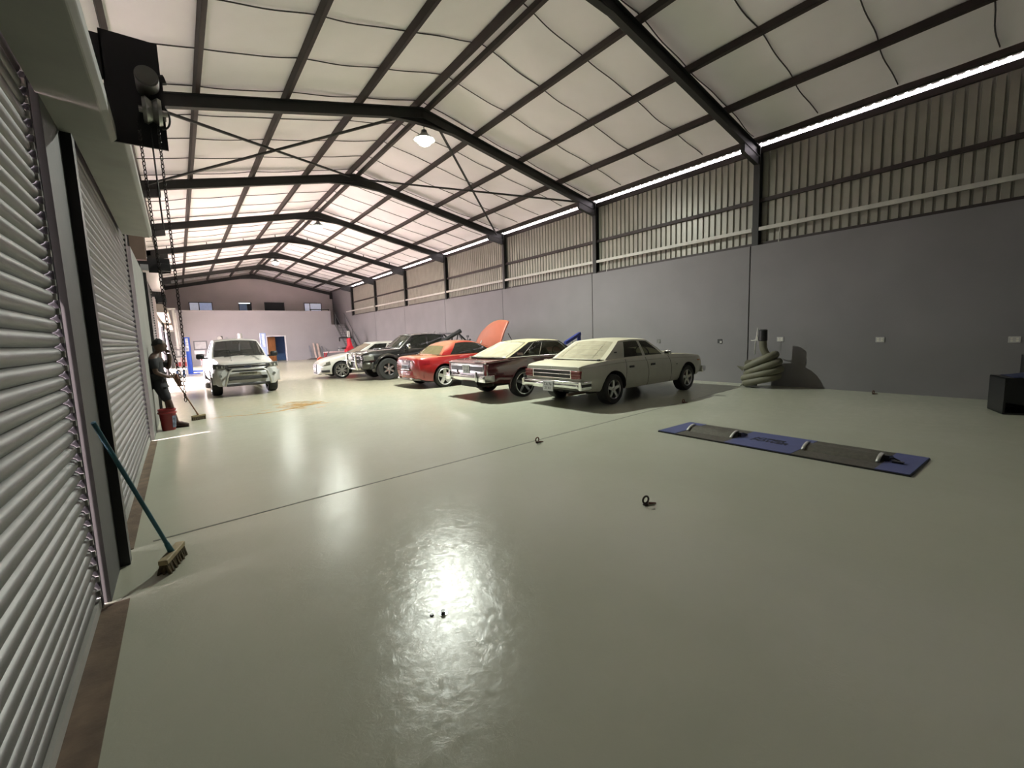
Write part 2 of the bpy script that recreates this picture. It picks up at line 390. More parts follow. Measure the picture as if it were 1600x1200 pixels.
window('window_1', 0.95, 2.50, 4.15, 4.90, YE, [(0.42, PALE), (0.58, BLUEP)])
window('window_2', 4.30, 5.25, 3.0, 4.93, YE, [(0.66, SKYB), (0.34, DKP)])
window('window_3', 6.20, 7.75, 4.10, 4.97, YE, [(1.0, DKP)])
window('window_4', 9.35, 10.85, 4.15, 4.97, YE, [(0.33, PALE), (0.67, PALE)])
t = thing('strip_light', 'short white strip light above the blue doorway of the upper gable', 'light', (4.72, YE-0.10, 4.86))
mb = MB(); mb.box((0, 0, 0), (0.85, 0.08, 0.10)); mb.build('housing', WHITE, t, smooth=False)
mb = MB(); mb.box((0, -0.05, -0.01), (0.8, 0.03, 0.05)); mb.build('tube', mat('lit_tube', (0.9, 0.95, 1), 0.4, emit=(0.85, 0.95, 1.0), estr=2.0), t, smooth=False)
t = thing('handrail', 'dark rail along the office parapet in front of the right window', 'railing', (9.0, YP+0.1, 4.03))
mb = MB(); mb.tube([(0, 0, 0.12), (1.55, 0, 0.12)], 0.035, 8); mb.build('rail', BLACKM, t)
mb = MB(); mb.tube([(0.1, 0, 0), (0.1, 0, 0.12)], 0.02, 6); mb.build('post', BLACKM, t); mb = MB(); mb.tube([(1.5, 0, 0), (1.5, 0, 0.12)], 0.03, 6); mb.build('post', BLACKM, t)

# left wall with the roller door openings -------------------------------------------------
DOORS = [(-4.6, 3.40), (4.22, 8.95), (12.35, 17.0), DOOR4, ADDED_DOOR6]
ZL = 2.95                               # lintel
mb = MB(); prev = YB
for a, b in DOORS:
    mb.span((XL, prev, 0), (-0.56, a-0.02, ZL)); prev = b+0.02
mb.span((XL, prev, 0), (-0.56, YE, ZL)); mb.span((XL-0.15, YB, ZL), (XL, YE, zt(XL)+0.12))
props(mb.build('wall_left', PLASTERL, smooth=False), kind='structure')
# steel posts and pier faces between the doors
mb = MB(); mb.span((-0.56, 3.42, 0), (-0.46, 3.92, 2.88)); props(mb.build('trim_6', mat('dark_grey_guide_plate', (0.065, 0.065, 0.06), 0.6), smooth=False), kind='structure')
mb = MB(); mb.span((-0.56, 3.93, 0), (-0.408, 4.03, 2.84)); mb.span((-0.56, 4.03, 0), (-0.52, 4.20, 2.84)); props(mb.build('trim_7', BLACKM, smooth=False), kind='structure')
mb = MB(); mb.span((-0.56, 9.05, 0), (-0.45, 12.05, 3.05)); props(mb.build('trim_8', PIER, smooth=False), kind='structure')
mb = MB(); mb.span((-0.56, 12.07, 0), (-0.40, 12.22, 3.05)); props(mb.build('trim_9', BLACKM, smooth=False), kind='structure')
mb = MB(); mb.span((-0.56, 17.25, 0), (-0.44, 17.85, 3.0)); props(mb.build('trim_10', mat('pale_pink_jamb', (0.55, 0.46, 0.44), 0.6), smooth=False), kind='structure')
# rusty brown sill strip on the floor in front of the doors
mb = MB()
for a, b, xo in ((-4.6, 3.38, -0.375), (4.22, 8.95, -0.41)): mb.span((-0.56, a, 0), (xo, b, 0.006))
props(mb.build('trim_11', mat('rusty_brown_sill', (0.11, 0.075, 0.045), 0.85, var=0.3, scale=8, bump=0.3), smooth=False), kind='structure')

def slat_curtain(ya, yb, z0, z1, pitch=0.076, x=-0.52):
    """interlocking curved slats, running along Y"""
    mb = MB(); prof = []
    n = int((z1-z0)/pitch)
    for i in range(n+1):
        z = z0+i*pitch
        for k in range(7):
            s_ = k/7; prof.append((x+0.020*math.sin(PI*s_)-(0.010 if k == 0 else 0), z+pitch*s_))
    mb.add([(px, y, pz) for y in (ya, yb) for px, pz in prof], [(i, i+1, len(prof)+i+1, len(prof)+i) for i in range(len(prof)-1)])
    return mb, n
def roller_door(name, a, b, z0, z1, hood_a, hood_b, xh=-0.165, hood_mat=None, beige=False):
    r = struct_root(name, (0, a, 0))
    mb, n = slat_curtain(0.03, b-a-0.05, z0, z1)
    mb.build('curtain', GALV, r, ang=50)
    mb = MB(); mb.span((-0.545, 0.02, z0-0.06), (-0.495, b-a-0.03, z0)); mb.build('bottom_rail', GALVD, r, smooth=False)
    for q, yy in enumerate((0.0, b-a-0.045)):
        mb = MB(); mb.span((-0.56, yy, 0), (-0.49, yy+0.015, z1)); mb.span((-0.56, yy+0.03, 0), (-0.49, yy+0.045, z1)); mb.span((-0.56, yy, 0), (-0.55, yy+0.045, z1))
        mb.build('guide', BLACKM, r, smooth=False)
    mb = MB()                                  # wind locks: every second slat carries a clip at each end
    for i in range(0, n, 1):
        z = z0+i*0.076+0.02
        mb.box((-0.497, b-a-0.052+(0.012 if i % 2 else -0.012), z+0.018), (0.016, 0.022, 0.034))
    ws = mb.build('end_lock', GALVD, r, smooth=False)
    # hood over the coil
    ha, hb = hood_a-a, hood_b-a; zb = z1-0.17
    mb = MB(); prof = [(-0.47, zb+0.02), (xh-0.03, zb), (xh, zb+0.03), (xh, zb+0.11), (xh-0.06, zb+0.24), (-0.60, zb+0.40)]
    k = len(prof)
    mb.add([(px, y, pz) for y in (ha, hb) for px, pz in prof], [(i, i+1, k+i+1, k+i) for i in range(k-1)]+[tuple(range(k)), tuple(range(2*k-1, k-1, -1))])
    mb.build('hood', hood_mat or GALVD, r, smooth=False, bevel=0.008)
    return r
roller_door('door_1', DOORS[0][0], DOORS[0][1], 0.07, 2.99, -5.0, 3.93, xh=-0.19)
roller_door('door_2', DOORS[1][0], DOORS[1][1], 0.07, 3.2, 4.14, 8.15, xh=-0.15)
HOODW = mat('white_sheet_hood', (0.45, 0.44, 0.45), 0.35, 0.3)
roller_door('door_3', DOORS[2][0], DOORS[2][1], 0.07, 3.3, 12.45, 17.1, xh=-0.185, hood_mat=HOODW)
roller_door('door_4', DOORS[3][0], DOORS[3][1], 2.46, 2.72, 17.7, 25.8, xh=-0.16, hood_mat=mat('beige_sheet_hood', (0.40, 0.33, 0.28), 0.5))
roller_door('added_door_6', DOORS[4][0], DOORS[4][1], 2.46, 2.72, 28.6, 36.9, xh=-0.16, hood_mat=MATS['beige_sheet_hood'])  # unseen open door, added so more daylight reaches the far end

# ================================================================== STEEL FRAMES, PURLINS, BRACING, LAMPS
def ibeam(mb, p0, p1, up, d, w, tf=0.016, tw=0.010):
    """I-section whose OUTER flange runs p0-p1; the web hangs d below it"""
    p0, p1, u = Vector(p0), Vector(p1), Vector(up).normalized()
    mb.bar(p0-u*tf/2, p1-u*tf/2, w, tf, up); mb.bar(p0-u*(d-tf/2), p1-u*(d-tf/2), w, tf, up); mb.bar(p0-u*d/2, p1-u*d/2, tw, d-2*tf, up)
frame_names = ['overhead behind the camera', 'overhead, nearest the camera', 'its right column beside the coiled hose',
               'its apex above the brightest lamp', 'its right column above the maroon coupe', 'its apex just above the second lamp',
               'with small cleats standing on its rafters', 'its apex just above the farthest lamp', 'its right column ending the ribbed cladding', 'hard against the far gable wall']
sl = math.atan(0.2155); n_r = Vector((math.sin(sl), 0, math.cos(sl))); n_l = Vector((-math.sin(sl), 0, math.cos(sl)))
for i, y in enumerate(YN):
    if i == 0: continue
    t = thing('portal_frame', 'dark grey steel portal frame, '+frame_names[i], 'steel frame', (XC, y, 0))
    for nm, sd in (('rafter', 1), ('rafter', -1)):
        mb = MB(); xe = (XR+0.12-XC) if sd == 1 else (-0.84-XC); nn = n_r if sd == 1 else n_l
        ibeam(mb, (0, 0, zt(XC)), (xe, 0, zt(XC+xe)), nn, 0.25, 0.13)
        a = 0.85*sd                              # apex haunch: web plate and lower flange
        z0, za = zt(XC)-0.255, zt(XC+a)-0.255
        mb.prism([(0, z0+0.02), (a, za+0.01), (a*0.25, z0-0.14), (0, z0-0.14)], -0.006, 0.006, 'Y')
        mb.bar((0, 0, z0-0.14), (a*0.25, 0, z0-0.14), 0.13, 0.014); mb.bar((a*0.25, 0, z0-0.14), (a, 0, za), 0.13, 0.014)
        if i < 9:                                # eave haunch: a deeper block with a square inner end
            b = xe-0.85*sd; e_ = xe-0.12*sd
            mb.prism([(b, zt(XC+b)-0.25), (e_, zt(XC+e_)-0.25), (e_, zt(XC+e_)-0.45), (b, zt(XC+b)-0.45)], -0.05, 0.05, 'Y')
        if i == 6:                               # upstanding cleats
            for q in (0.8, 2.3, 3.9, 5.5): mb.box((q*sd, 0, zt(XC+q*sd)+0.05), (0.03, 0.05, 0.12))
        mb.build(nm, STEELG, t, smooth=False)
    mb = MB(); zc = zt(XR)+0.02
    if i < 9:
        ibeam(mb, (XR-XC+0.03, 0, 0), (XR-XC+0.03, 0, zc), (-1, 0, 0), 0.17, 0.15)
    else: mb.span((XR-XC-0.25, -0.05, zc-0.6), (XR-XC, 0.05, zc-0.2))
    mb.build('column', STEELG, t, smooth=False)
    mb = MB(); ibeam(mb, (-0.62-XC, 0, 3.0), (-0.62-XC, 0, zt(-0.62)-0.02), (1, 0, 0), 0.22, 0.15); mb.build('column', STEELG, t, smooth=False)
# purlins: cold rolled channels running the length of the roof
pl = [('just right of the ridge', 0.14, 1), ('just left of the ridge', 0.14, -1)]
for k, w_ in ((1, 'first below the ridge'), (2, 'second below the ridge'), (3, 'third below the ridge')):
    pl += [(w_+' on the right roof slope', 1.59*k, 1), (w_+' on the left roof slope', 1.59*k, -1)]
pl += [('above the bright eave gap on the right', 6.22, 1), ('above the roller doors at the left eave', 5.93, -1)]
for w_, d, sd in pl:
    t = MB(); x = XC+d*sd; nn = n_r if sd == 1 else n_l; tan = Vector((nn.z, 0, -nn.x))
    c = Vector((x, 0, zt(x)))+nn*0.083
    for q, (ww, hh) in (((0, 0), (0.012, 0.15)),): t.bar(c+Vector((0, YB, 0)), c+Vector((0, YE, 0)), ww, hh, nn)
    for q in (-1, 1): t.bar(c+nn*0.070*q+tan*0.032+Vector((0, YB, 0)), c+nn*0.070*q+tan*0.032+Vector((0, YE, 0)), 0.075, 0.010, nn)
    o = t.build('purlin', STEEL, smooth=False); props(o, 'dark red roof purlin '+w_, 'purlin', 'roof purlins')
# diagonal rod bracing in the bay between the second and third frames
zz = lambda x: zt(x)-0.10
a, b = YN[3], YN[4]
for w_, p, q in (('from the roller door eave up towards the third ridge joint', (-0.3, a+0.1), (5.3, b-0.1)), ('from the bright lamp down to the left eave', (5.2, a+0.1), (-0.3, b-0.1)),
                 ('from beside the bright lamp down to the right eave', (5.95, a+0.1), (11.5, b-0.1)), ('from the third ridge joint down to the right eave', (5.8, b-0.1), (11.5, a+0.1))):
    mb = MB(); dz = -0.03 if ('bright lamp' in w_) else 0.0; mb.bar((p[0], p[1], zz(p[0])+dz), (q[0], q[1], zz(q[0])+dz), 0.05, 0.05)
    props(mb.build('brace_rod', STEELG, smooth=False), 'dark diagonal roof brace running '+w_, 'brace', 'diagonal roof braces')

# white cable trunking along the cladding, one length per bay --------------------------------
TR = mat('white_pvc_trunking', (0.44, 0.43, 0.39), 0.45)
tl = ['above the black fan box', 'between the two nearest columns', 'above the maroon coupe and the sedan roof', 'in the bay above the red car', 'in the bay above the black pickup', 'in the second last clad bay', 'in the last clad bay, ending on the plain wall']
for j in range(7):
    y0, y1 = YN[j+1]+0.085, YN[j+2]-0.085
    if j == 6: y1 = YN[8]+1.4
    t = thing('cable_trunking', 'white cable trunking on the cladding '+tl[j], 'cable trunking', (11.95 if j < 6 else 11.865, y0, 3.93), 0, 'white trunking along the right wall')
    mb = MB(); mb.span((-0.07, 0, -0.045), (-0.01, y1-y0, 0.045))
    mb.build('duct', TR, t, smooth=False, bevel=0.004)
    if 1 <= j < 6 or j == 0:
        mb = MB(); yy = (y1-y0)-0.50; mb.tube([(-0.06, yy, -0.04), (-0.07, yy+0.03, -0.2), (-0.085, yy+0.02, -0.40)], 0.012, 6); mb.build('conduit', TR, t)

# high bay lamps under the ridge ---------------------------------------------------------------
LAMPM = mat('lamp_glow', (1, 1, 0.9), 0.5, emit=(1.0, 1.0, 0.86), estr=18)
for j, (x, y, z, lab) in enumerate(((5.66, 10.95, 6.66, 'brightest high bay lamp, hanging below the second ridge joint'), (5.56, 21.55, 6.68, 'high bay lamp hanging below the fourth ridge joint'), (5.55, 32.45, 6.68, 'small far high bay lamp hanging below the sixth ridge joint'))):
    t = thing('high_bay_lamp', lab, 'lamp', (x, y, z), 0, 'high bay lamps')
    mb = MB(); mb.lathe([(0.0, 0.24), (0.07, 0.24), (0.09, 0.16), (0.16, 0.10), (0.29, 0.0), (0.28, -0.005), (0.15, 0.09), (0.0, 0.12)], n=28); mb.build('shade', mat('grey_lamp_housing', (0.35, 0.36, 0.35), 0.4, 0.3), t)
    mb = MB(); mb.lathe([(0.0, -0.15), (0.08, -0.14), (0.15, -0.10), (0.20, -0.03), (0.21, 0.01), (0.0, 0.012)], n=28); mb.build('lens', LAMPM, t)
    mb = MB(); mb.cyl((0, 0, 0.24), (0, 0, 0.42), 0.012, 8); mb.box((0, 0, 0.42), (0.12, 0.06, 0.03)); mb.build('stem', BLACKM, t)
    l = bpy.data.lights.new('high_bay_lamp_light', 'SPOT'); l.spot_size = math.radians(178); l.spot_blend = 0.95; l.energy = LAMP_POWER*(1.0, 0.35, 0.30)[j]; l.color = (0.95, 1.0, 0.90); l.shadow_soft_size = 0.035
    o = bpy.data.objects.new('high_bay_lamp_light', l); C.objects.link(o); o.parent = t; o.location = (0, 0, -0.20)

# ================================================================== LOOSE THINGS
def ring_pts(c, r, u, v, n, a0=0.0, a1=2*PI):
    c, u, v = Vector(c), Vector(u), Vector(v)
    return [c+u*r*math.cos(a0+(a1-a0)*i/n)+v*r*math.sin(a0+(a1-a0)*i/n) for i in range(n+1)]

# chain hoists of the roller doors: black end plate, gearbox, chain loop -----------------------
CHAINM = mat('dark_steel_chain', (0.03, 0.028, 0.026), 0.45, 0.6)
def chain(mb, p0, p1, link=0.034, wire=0.0032):
    p0, p1 = Vector(p0), Vector(p1); L = (p1-p0).length; n = max(2, int(L/(link*0.78))); d = (p1-p0)/n; a = d.normalized()
    u = a.cross(Vector((0, 1, 0))); u = u.normalized() if u.length > 1e-3 else Vector((1, 0, 0)); w = a.cross(u)
    for i in range(n):
        c = p0+d*(i+0.5); s = (u*0.8+w*0.6) if i % 2 else (w*0.8-u*0.6); h = link*0.5-0.008
        pts = [c+a*h+s*0.008, c+a*(h+0.008), c+a*h-s*0.008, c-a*h-s*0.008, c-a*(h+0.008), c-a*h+s*0.008]
        mb.tube(pts, wire, 5, closed=True)
def chain_hoist(label, loc, wide, high, dz, gear=True):
    t = thing('chain_hoist', label, 'hoist', loc, 0, 'roller door hoists')
    mb = MB(); mb.span((-0.22, -0.012, 0), (wide, 0.0, high)); mb.build('end_plate', BLACKM, t, smooth=False)
    mb = MB(); mb.span((-0.61-loc[0], -0.012, high*0.55), (-0.21, 0.0, high*0.95)); mb.build('wall_bracket', BLACKM, t, smooth=False)
    if gear:
        mb = MB(); mb.cyl((0.0, -0.20, high*0.55), (0.0, -0.012, high*0.55), 0.062, 24); mb.cyl((0.0, -0.215, high*0.55), (0.0, -0.20, high*0.55), 0.052, 24); mb.build('motor', mat('grey_gearbox_cast', (0.20, 0.20, 0.18), 0.45, 0.4), t)
        mb = MB(); mb.lathe([(0, -0.05), (0.075, -0.05), (0.085, -0.03), (0.060, 0.0), (0.085, 0.03), (0.075, 0.05), (0, 0.05)], (0.01, -0.10, high*0.30), 'X', 24); mb.cyl((-0.06, -0.10, high*0.30), (0.09, -0.10, high*0.30), 0.02, 10); mb.build('chain_wheel', mat('worn_bright_steel', (0.45, 0.45, 0.42), 0.3, 0.9), t)
        mb = MB(); mb.tube(ring_pts((wide-0.02, -0.03, high*0.30), 0.075, (0.6, 0, 0), (0, 0, 1), 14, -1.6, 1.7), 0.006, 6); mb.build('cable_loop', BLACKM, t)
        mb = MB(); mb.box((wide-0.03, -0.05, high*0.45), (0.07, 0.07, 0.24)); mb.cyl((wide-0.06, -0.04, high*0.62), (wide+0.02, -0.04, high*0.66), 0.03, 10); mb.build('bracket', BLACKM, t, smooth=False)
    else:
        mb = MB(); mb.cyl((-0.02, -0.10, high*0.5), (-0.02, -0.012, high*0.5), 0.05, 20); mb.box((wide-0.10, -0.07, high*0.35), (0.22, 0.12, high*0.5)); mb.build('motor', BLACKM, t, bevel=0.01)
    return t
h1 = chain_hoist('near black hoist plate with chrome chain wheel beside the upper left shutter hood', (0.0, 3.95, 2.84), 0.075, 0.68, 0)
top = 0.06
for x0, x1, zb_ in ((-0.072, -0.045, -1.30), (0.03, 0.03, -1.30)):
    mb = MB(); chain(mb, (x0, -0.09, 0.12), (x1, -0.06, zb_)); mb.build('chain', CHAINM, h1)
mb = MB(); mb.tube([(-0.012, -0.08, 0.1), (-0.005, -0.07, -0.55)], 0.005, 6); mb.build('cord', CHAINM, h1)
mb = MB(); chain(mb, (-0.045, -0.06, -1.30), (-0.002, -0.06, -1.62)); chain(mb, (0.03, -0.06, -1.30), (0.008, -0.06, -1.62)); chain(mb, (0.003, -0.06, -1.62), (0.005, -0.06, -1.74)); mb.build('chain_end', CHAINM, h1)
chain_hoist('black hoist motor between the second and third shutter, above the pier', (-0.13, 12.22, 3.07), 0.15, 0.31, 0, False)
chain_hoist('small black hoist box below the white hood of the third shutter', (-0.2, 17.40, 2.80), 0.03, 0.28, 0, False)
# near end plate of the third hood; brown paints in its unlit side
t = thing('hood_end_plate', 'upright end plate, shade painted brown, between the second shutter hood and the hoist motor', 'bracket', (-0.36, 12.0, 3.30))
mb = MB(); mb.span((-0.24, 0, 0.0), (0.0, 0.16, 0.62)); mb.build('angle', mat('shaded_brown_steel', (0.16, 0.11, 0.085), 0.7), t, smooth=False)

# brooms ------------------------------------------------------------------------------------
BRS = mat('straw_brown_bristles', (0.10, 0.075, 0.04), 0.9, var=0.4, scale=60)
WOODB = mat('pale_broom_wood', (0.30, 0.24, 0.13), 0.6, var=0.2, scale=10)
def broom(label, head, along, top, mhandle, hw=0.30):
    t = thing('broom', label, 'broom', head); al = Vector(along).normalized(); tp = Vector(top)-Vector(head)
    ax = (tp-Vector((0, 0, 0.09))).normalized()
    mb = MB(); mb.bar(-al*hw/2+Vector((0, 0, 0.085)), al*hw/2+Vector((0, 0, 0.085)), 0.055, 0.035); mb.build('head', WOODB, t, smooth=False, bevel=0.006)
    mb = MB(); sd = Vector((-al.y, al.x, 0)); rg = random.Random(5)
    for i in range(15):
        for j in range(3):
            p = al*(hw*(i/14-0.5)*0.94)+sd*(j-1)*0.016+Vector((0, 0, 0.07))
            q = p+al*rg.uniform(-0.02, 0.02)+sd*((j-1)*0.016+rg.uniform(-0.008, 0.008))-Vector((0, 0, 0.069)); mb.tube([p, q], [0.008, 0.010], 5)
    mb.build('bristles', BRS, t)
    mb = MB(); mb.cyl(Vector((0, 0, 0.085)), Vector((0, 0, 0.09))+ax*0.09, 0.020, 12, 0.015); mb.build('socket', mhandle, t)
    mb = MB(); mb.tube([Vector((0, 0, 0.09))+ax*0.05, tp], 0.0125, 12); mb.build('handle', mhandle, t)
    return t
broom('broom with a long teal handle leaning against the post by the near shutter', (-0.17, 3.72, 0), (0.09, 0.27, 0), (-0.425, 3.38, 1.085), mat('teal_painted_handle', (0.010, 0.10, 0.14), 0.4))
broom('broom with a thin brown handle held by the standing person', (0.19, 10.80, 0), (0.28, 0.12, 0), (-0.17, 10.22, 1.02), mat('brown_wood_handle', (0.22, 0.12, 0.07), 0.5), 0.25)

# red bucket ------------------------------------------------------------------------------------
t = thing('bucket', 'red plastic bucket with a printed blue and white patch standing in front of the person', 'bucket', (-0.275, 9.93, 0))
mb = MB(); mb.lathe([(0.0, 0.01), (0.095, 0.0), (0.10, 0.01), (0.125, 0.36), (0.133, 0.365), (0.133, 0.385), (0.12, 0.385), (0.093, 0.02), (0.0, 0.02)], n=32); mb.build('pail', mat('red_plastic', (0.20, 0.012, 0.014), 0.4), t)
mb = MB(); mb.lathe([(0.127, 0.30), (0.140, 0.305), (0.140, 0.325), (0.128, 0.33)], n=32); mb.build('rim', mat('red_plastic_rim', (0.22, 0.02, 0.02), 0.4), t)
mb = MB(); mb.grid(lambda u, v: ((0.1045+0.0247*(0.05+v*0.21)/0.36+0.001)*math.cos(-1.0+1.2*u), (0.1045+0.0247*(0.05+v*0.21)/0.36+0.001)*math.sin(-1.0+1.2*u), 0.05+v*0.21), 10, 4)
mb.build('printed_patch', mat('blue_white_print', (0.12, 0.14, 0.20), 0.5, var=0.9, scale=14), t)
mb = MB(); mb.tube(ring_pts((0, 0, 0.36), 0.135, (1, 0, 0), (0, -0.5, -0.35), 16, 0, PI), 0.004, 6); mb.build('handle', mat('steel_wire', (0.4, 0.4, 0.4), 0.4, 0.8), t)

# coiled exhaust hose against the right wall ---------------------------------------------------
t = thing('exhaust_hose', 'olive grey hose coiled in a heap against the right wall below a socket', 'hose', (11.32, 4.80, 0))
HOSE = mat('olive_grey_hose', (0.13, 0.125, 0.085), 0.6, var=0.15, scale=4)
pts = []; turns = 4.2; N_ = 150
for i in range(N_+1):
    u = i/N_; a = 2*PI*turns*u+0.6
    ry, rx, tilt = 0.34+0.04*math.sin(5*u), 0.26, 0.20*math.cos(a+0.5)*(1 if u < 0.3 else 1.0)
    zc = 0.125+0.62*u
    pts.append((rx*math.cos(a)*0.9, ry*math.sin(a)+0.03*math.sin(9*u), max(0.10, zc-0.16*math.sin(a)*(0.4+0.6*u))))
rs = []; dense = []
for i in range(len(pts)-1):
    for k in range(3):
        q = Vector(pts[i]).lerp(Vector(pts[i+1]), k/3); dense.append(q); rs.append(0.088+(0.004 if len(dense) % 2 else 0))
mb = MB(); mb.tube(dense, rs, 14); mb.build('coil', HOSE, t)
mb = MB(); mb.tube([(0.02, -0.20, 0.70), (0.0, -0.06, 0.85), (-0.02, -0.02, 0.98), (-0.02, -0.01, 1.16)], 0.085, 16); mb.build('upright_end', HOSE, t)
mb = MB(); mb.lathe([(0.0, 1.42), (0.07, 1.42), (0.094, 1.40), (0.098, 1.15), (0.090, 1.14), (0.0, 1.14)], (-0.02, -0.01, 0), n=24); mb.build('nozzle', BLACKM, t)
mb = MB(); mb.tube([(-0.05, 0.10, 1.46), (-0.06, 0.11, 1.30), (-0.05, 0.13, 1.22), (-0.04, 0.15, 1.18), (-0.03, 0.17, 0.82)], 0.014, 8); mb.box((-0.05, 0.11, 1.20), (0.05, 0.05, 0.10)); mb.tube([(-0.05, 0.14, 1.17), (-0.02, 0.24, 1.15), (0, 0.28, 1.16)], 0.010, 6); mb.build('clamp', mat('zinc_clamp', (0.5, 0.5, 0.46), 0.4, 0.6), t)
for q in ([(-0.16, 0.36, 0.45), (-0.22, 0.50, 0.53)], [(-0.16, 0.30, 0.12), (-0.20, 0.42, 0.03)]): mb = MB(); mb.tube(q, [0.06, 0.008], 8); mb.build('torn_flap', HOSE, t)

# roller-bed plate on the floor --------------------------------------------------------------------
t = thing('roller_plate', 'blue and grey steel roller plate lying on the floor in front of the white sedan', 'floor plate', (5.94, 2.36, 0), -0.003)
BLU = mat('blue_painted_plate', (0.060, 0.075, 0.19), 0.5, var=0.12, scale=4); KN = mat('worn_knurled_steel', (0.085, 0.080, 0.060), 0.6, 0.3, var=0.2, scale=30, bump=0.5, bscale=220)
mb = MB(); mb.span((-0.43, -1.41, 0), (0.43, 1.40, 0.016)); mb.build('base_plate', BLACKM, t, smooth=False)
for y0, y1 in ((1.12, 1.395), (-0.36, 0.42), (-1.405, -1.13)):
    mb = MB(); mb.span((-0.425, y0, 0.016), (0.42, y1, 0.024)); mb.build('blue_panel', BLU, t, smooth=False, bevel=0.003)
BRK = mat('bare_steel_bracket', (0.42, 0.42, 0.38), 0.4, 0.5)
for y0, y1 in ((0.42, 1.12), (-1.13, -0.36)):
    mb = MB(); mb.span((-0.425, y0, 0.016), (0.42, y1, 0.020)); mb.build('grey_panel', KN, t, smooth=False)
    mb = MB(); R_, cz = 0.24, -0.16                       # drum rising through the plate
    mb.grid(lambda u, v: (R_*math.sin(-0.80+1.60*u)+0.0, y0+0.04+(y1-y0-0.08)*v, cz+R_*math.cos(-0.80+1.60*u)), 18, 8); 
    mb.build('drum', KN, t)
    for yy in (y0+0.02, y1-0.05):
        mb = MB(); mb.grid(lambda u, v: ((R_+0.012)*math.sin(-0.72+0.85*u), yy+0.035*v, cz+(R_+0.012)*math.cos(-0.72+0.85*u)), 10, 1); mb.build('edge_guard', BRK, t, solid=0.006)
    mb = MB(); mb.prism([(-0.02, 0.018), (0.19, 0.018), (0.12, 0.05), (0.04, 0.075), (-0.02, 0.078)], y0-0.03, y0+0.015, 'Y'); mb.build('end_block', BLACKM, t, smooth=False)
mb = MB(); mb.tube([(0.02, -1.24, 0.03), (0.03, -1.19, 0.05), (0.0, -1.14, 0.04)], 0.008, 6); mb.box((-0.06, -1.24, 0.035), (0.05, 0.09, 0.02)); mb.build('latch', BLACKM, t, smooth=False)
def lettering(name, text, size, m, parent, loc, rot, shear=0.0, depth=0.002, bold=0.0):
    cu = bpy.data.curves.new(name, 'FONT'); cu.body = text; cu.size = size; cu.align_x = 'CENTER'; cu.align_y = 'CENTER'; cu.extrude = depth; cu.shear = shear; cu.offset = bold
    o = bpy.data.objects.new(name, cu); C.objects.link(o); bpy.context.view_layer.update()
    me = bpy.data.meshes.new_from_object(o.evaluated_get(bpy.context.evaluated_depsgraph_get())); bpy.data.objects.remove(o)
    me.materials.clear(); me.materials.append(m); p = obj_of(name, me, parent); p.location = loc; p.rotation_euler = rot; return p
INK = mat('dark_navy_print', (0.008, 0.010, 0.02), 0.6)
lettering('lettering', 'HYPER', 0.125, INK, t, (0.075, 0.07, 0.0255), (0, 0, -PI/2), 0.2, 0.001, 0.004)
lettering('lettering', 'POWER', 0.125, INK, t, (-0.035, 0.04, 0.0255), (0, 0, -PI/2), 0.2, 0.001, 0.004)

# ring bolts standing in the floor ------------------------------------------------------------------
RUST = mat('rusty_red_steel', (0.11, 0.035, 0.02), 0.6, 0.3, var=0.3, scale=30); RBLK = mat('dark_steel_ring', (0.030, 0.018, 0.013), 0.5, 0.4)
for lab, x, y, rz in (('nearest the camera, with a bright washer', 3.08, 2.22, 0.3), ('beside the floor joint', 3.82, 4.52, 0.6), ('in front of the white sedan beyond the roller plate', 8.05, 4.90, 0.4), ('near the right wall, beyond the hose', 11.50, 2.66, 0.2)):
    t = thing('ring_bolt', 'rusty ring bolt in the floor '+lab, 'ring bolt', (x, y, 0), rz, 'floor ring bolts')
    mb = MB(); mb.lathe([(0, 0.012), (0.022, 0.012), (0.026, 0.0), (0, 0)], n=16); mb.build('base', RBLK, t)
    mb = MB(); mb.tube(ring_pts((0, 0, 0.046), 0.030, (1, -0.45, 0), (0, 0, 1), 24)[:-1], 0.0085, 10, closed=True); mb.build('ring', RUST if x > 3.5 else RBLK, t)
    mb = MB(); mb.tube([(0.02, -0.02, 0.012), (0.06, -0.07, 0.009)], [0.012, 0.006], 8); mb.build('tail', RUST, t)
t = thing('anchor_bolt', 'dark anchor bolt with a bright washer on the floor in the glare', 'bolt', (1.01, 2.03, 0))
mb = MB(); mb.lathe([(0.008, 0.004), (0.022, 0.004), (0.022, 0), (0.008, 0)], n=18); mb.build('washer', CHROME, t)
mb = MB(); mb.lathe([(0, 0.018), (0.014, 0.018), (0.014, 0), (0, 0)], n=6); mb.build('nut', BLACKM, t)
mb = MB(); mb.lathe([(0, 0.008), (0.009, 0.008), (0.012, 0), (0, 0)], n=12); props(mb.build('floor_plug', BLACKM), 'tiny black plug in the floor just left of the anchor bolt', 'plug').location = (0.955, 2.055, 0)

